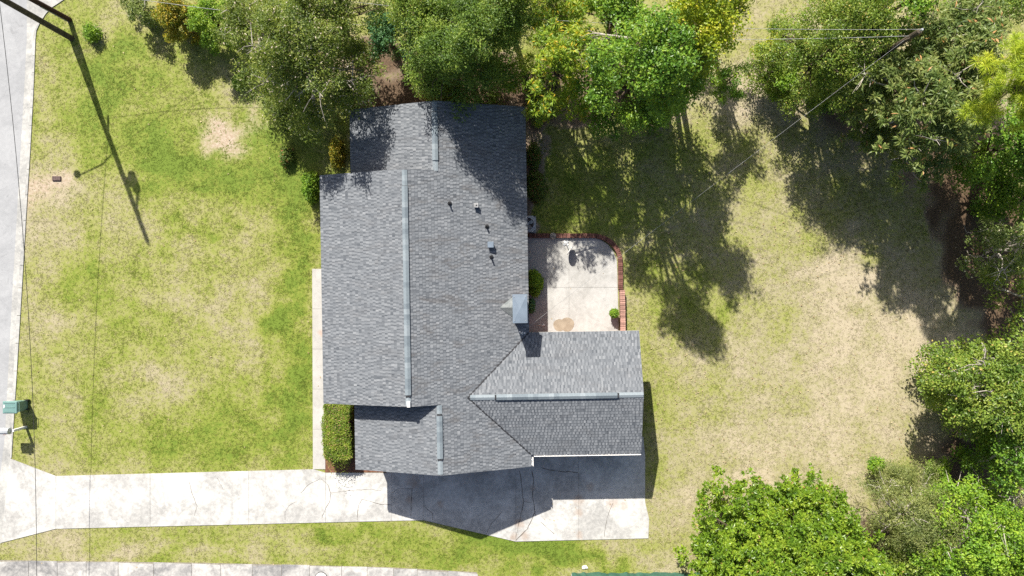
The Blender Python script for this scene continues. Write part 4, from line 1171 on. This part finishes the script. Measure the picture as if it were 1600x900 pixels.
# pale dead limb among the trees
dl = empty('dead_tree', G(985, 110), 'pale dead tree limb lying level among the back trees', 'dead tree')
z0 = 7.6
a = G(1028, 63, z0); b = G(985, 60, z0 + .1); c = G(930, 52, z0)
dt = MB().tube([G(1028, 63, 0), G(1028, 63, 3.5), a + [0, 0, -.25]], [.15, .12, .10], 8)
dt.build('trunk', M['bark_pale'], dl)
MB().tube([a + [0, 0, -.25], a, b, c], [.10, .095, .075, .03], 7).build('limb', M['bark_pale'], dl)
t = MB()
for k in range(9):
    s = b + (c - b) * random.uniform(.3, 1); e = s + [random.uniform(-1.1, -.1), random.uniform(-.5, .6), random.uniform(-.2, .3)]
    t.tube([s, (s + e) / 2 + [0, random.uniform(-.12, .12), .05], e], [.022, .015, .006], 4)
t.build('twigs', M['bark_pale'], dl)

# clipped hedge by the front walk: leaves over a rounded block
r = np.random.default_rng(55)
hz = 1.25; c0 = G(525, 675, hz); hxw, hyl = 22 * (1 - hz / H) / S, 44.5 * (1 - hz / H) / S
hb = np.array([c0[0], c0[1], 0])
hd = empty('clipped_hedge', hb, 'clipped box hedge between front walk and house', 'hedge')
n = 17000
u = r.uniform(-1, 1, n); v = r.uniform(-1, 1, n); zz = np.where(r.random(n) < .55, 1.0, r.uniform(0, 1, n))
ex = np.clip((np.abs(u) ** 5 + np.abs(v) ** 8) ** (1 / 6.0), 1e-3, None)
side_ = zz < 1
u2 = np.where(side_ | (ex > 1), u / ex, u); v2 = np.where(side_ | (ex > 1), v / ex, v)
round_ = 1 - .12 * np.clip(zz - .75, 0, 1) * 4 * side_
hgt = hz - .16 * (np.maximum(np.abs(u2), np.abs(v2)) ** 6) + .16 * (vnoise(u * 2, v * 4, 50, 1.0) - .5) + .08 * (vnoise(u * 4, v * 9, 51, 1.0) - .5)
pos = np.stack([hb[0] + u2 * hxw * round_, hb[1] + v2 * hyl * round_, np.where(side_, zz * (hz - .1), hgt)], 1) + r.normal(0, .03, (n, 3))
pos[:, 0] += .14 * (vnoise(v * 3, zz, 52, 1.0) - .5); pos[:, 1] += .12 * (vnoise(u * 2, zz, 53, 1.0) - .5)
pos[:, 2] = np.maximum(pos[:, 2], .06)
outn = np.where(side_[:, None], np.stack([u2, v2, .3 * np.ones(n)], 1), np.array([0, 0, 1.0]))
nr = unit(outn + r.normal(size=(n, 3)) * .55); ax = np.cross(nr, rand_unit(r, n))
V = leaves(pos, ax, nr, r.uniform(.05, .10, n), r.uniform(.03, .055, n))
cw = quick('foliage', V, np.arange(len(V)).reshape(-1, 4), LM['hedge'], hd); cw['kind'] = 'stuff'
MB().box(hb + [0, 0, .58], (hxw * 1.86, hyl * 1.92, 1.14), bev=.2).build('shadow_core', M['bark'], hd)  # unseen solid block added inside so the hedge shadow has no holes


def low_plant(name, label, px, py, rx, ry, hgt, leafm, n, seed, ll=.14):
    r = np.random.default_rng(seed); g = G(px, py); root = empty(name, g, label, 'shrub')
    d = rand_unit(r, n); d[:, 2] = np.abs(d[:, 2]); rad = r.random((n, 1)) ** .4
    bump = (.75 + .5 * vnoise(d[:, 0] * 2, d[:, 1] * 2 + d[:, 2], seed, 1.5))[:, None]
    pos = g + d * rad * bump * np.array([rx / S, ry / S, hgt]) + [0, 0, .05]
    nr = unit(d * .5 + [0, 0, .6] + r.normal(size=(n, 3)) * .4); ax = np.cross(nr, rand_unit(r, n))
    V = leaves(pos, ax, nr, ll * r.uniform(.6, 1.2, n), ll * .5 * r.uniform(.7, 1.2, n)); V[:, 2] = np.maximum(V[:, 2], .03)
    o = quick('foliage', V, np.arange(len(V)).reshape(-1, 4), leafm, root); o['kind'] = 'stuff'
    t = MB()
    for k in range(6):
        a = r.uniform(0, 6.28); e = g + [math.cos(a) * rx / S * .6, math.sin(a) * ry / S * .6, hgt * .8]; t.tube([g, (g + e) / 2 + [0, 0, .1], e], [.025, .018, .006], 5)
    t.build('stems', M['bark'], root)
    return root


low_plant('leafy_shrub', 'bright leafy shrub against the wall just above the chimney', 835, 442, 14, 20, 1.0, LM['bright'], 3200, 61)
low_plant('leafy_shrub', 'low dark shrub below the leafy one beside the chimney', 829, 478, 7, 12, .5, LM['teal'], 700, 62)
low_plant('leafy_shrub', 'rambling shrub with reddish leaves along the rear wall', 838, 292, 17, 26, .8, LM['shade'], 3000, 63, .12)
low_plant('leafy_shrub', 'dark green shrub at the rear wall above the reddish one', 834, 245, 12, 22, .6, LM['shade'], 1600, 64, .12)
low_plant('leafy_shrub', 'sunlit round shrub in front of the porch corner', 488, 292, 14, 26, .9, LM['bright'], 3600, 65)
low_plant('leafy_shrub', 'small dark shrub on the lawn left of the porch corner', 450, 246, 10, 16, .7, LM['shade'], 1400, 66)
low_plant('leafy_shrub', 'brownish shrub at the wall by the front roof step', 528, 240, 12, 24, .8, LM['gold'], 1800, 67)
low_plant('leafy_shrub', 'green shrub at the lawn edge under the loose tree', 375, 130, 11, 12, .5, LM['bright'], 900, 68)

# potted plant
g = G(957.5, 489)
pp = empty('potted_plant', g, 'green plant in a dark pot on the patio', 'potted plant')
MB().lathe(g + [0, 0, .04], [(.16, 0), (.24, .36), (.27, .38), (.27, .43), (.22, .43), (.2, .38)], 20).build('pot', M['terracotta'], pp)
r = np.random.default_rng(77); n = 900; d = rand_unit(r, n); d[:, 2] = np.abs(d[:, 2]) * .9
pos = g + [0, 0, .55] + d * (r.random((n, 1)) ** .4) * np.array([.27, .27, .32]); nr = unit(d * .5 + [0, 0, .7] + r.normal(size=(n, 3)) * .4); ax = np.cross(nr, rand_unit(r, n))
o = quick('foliage', leaves(pos, ax, nr, r.uniform(.06, .12, n), r.uniform(.03, .06, n)), np.arange(n * 4).reshape(-1, 4), LM['bright'], pp); o['kind'] = 'stuff'
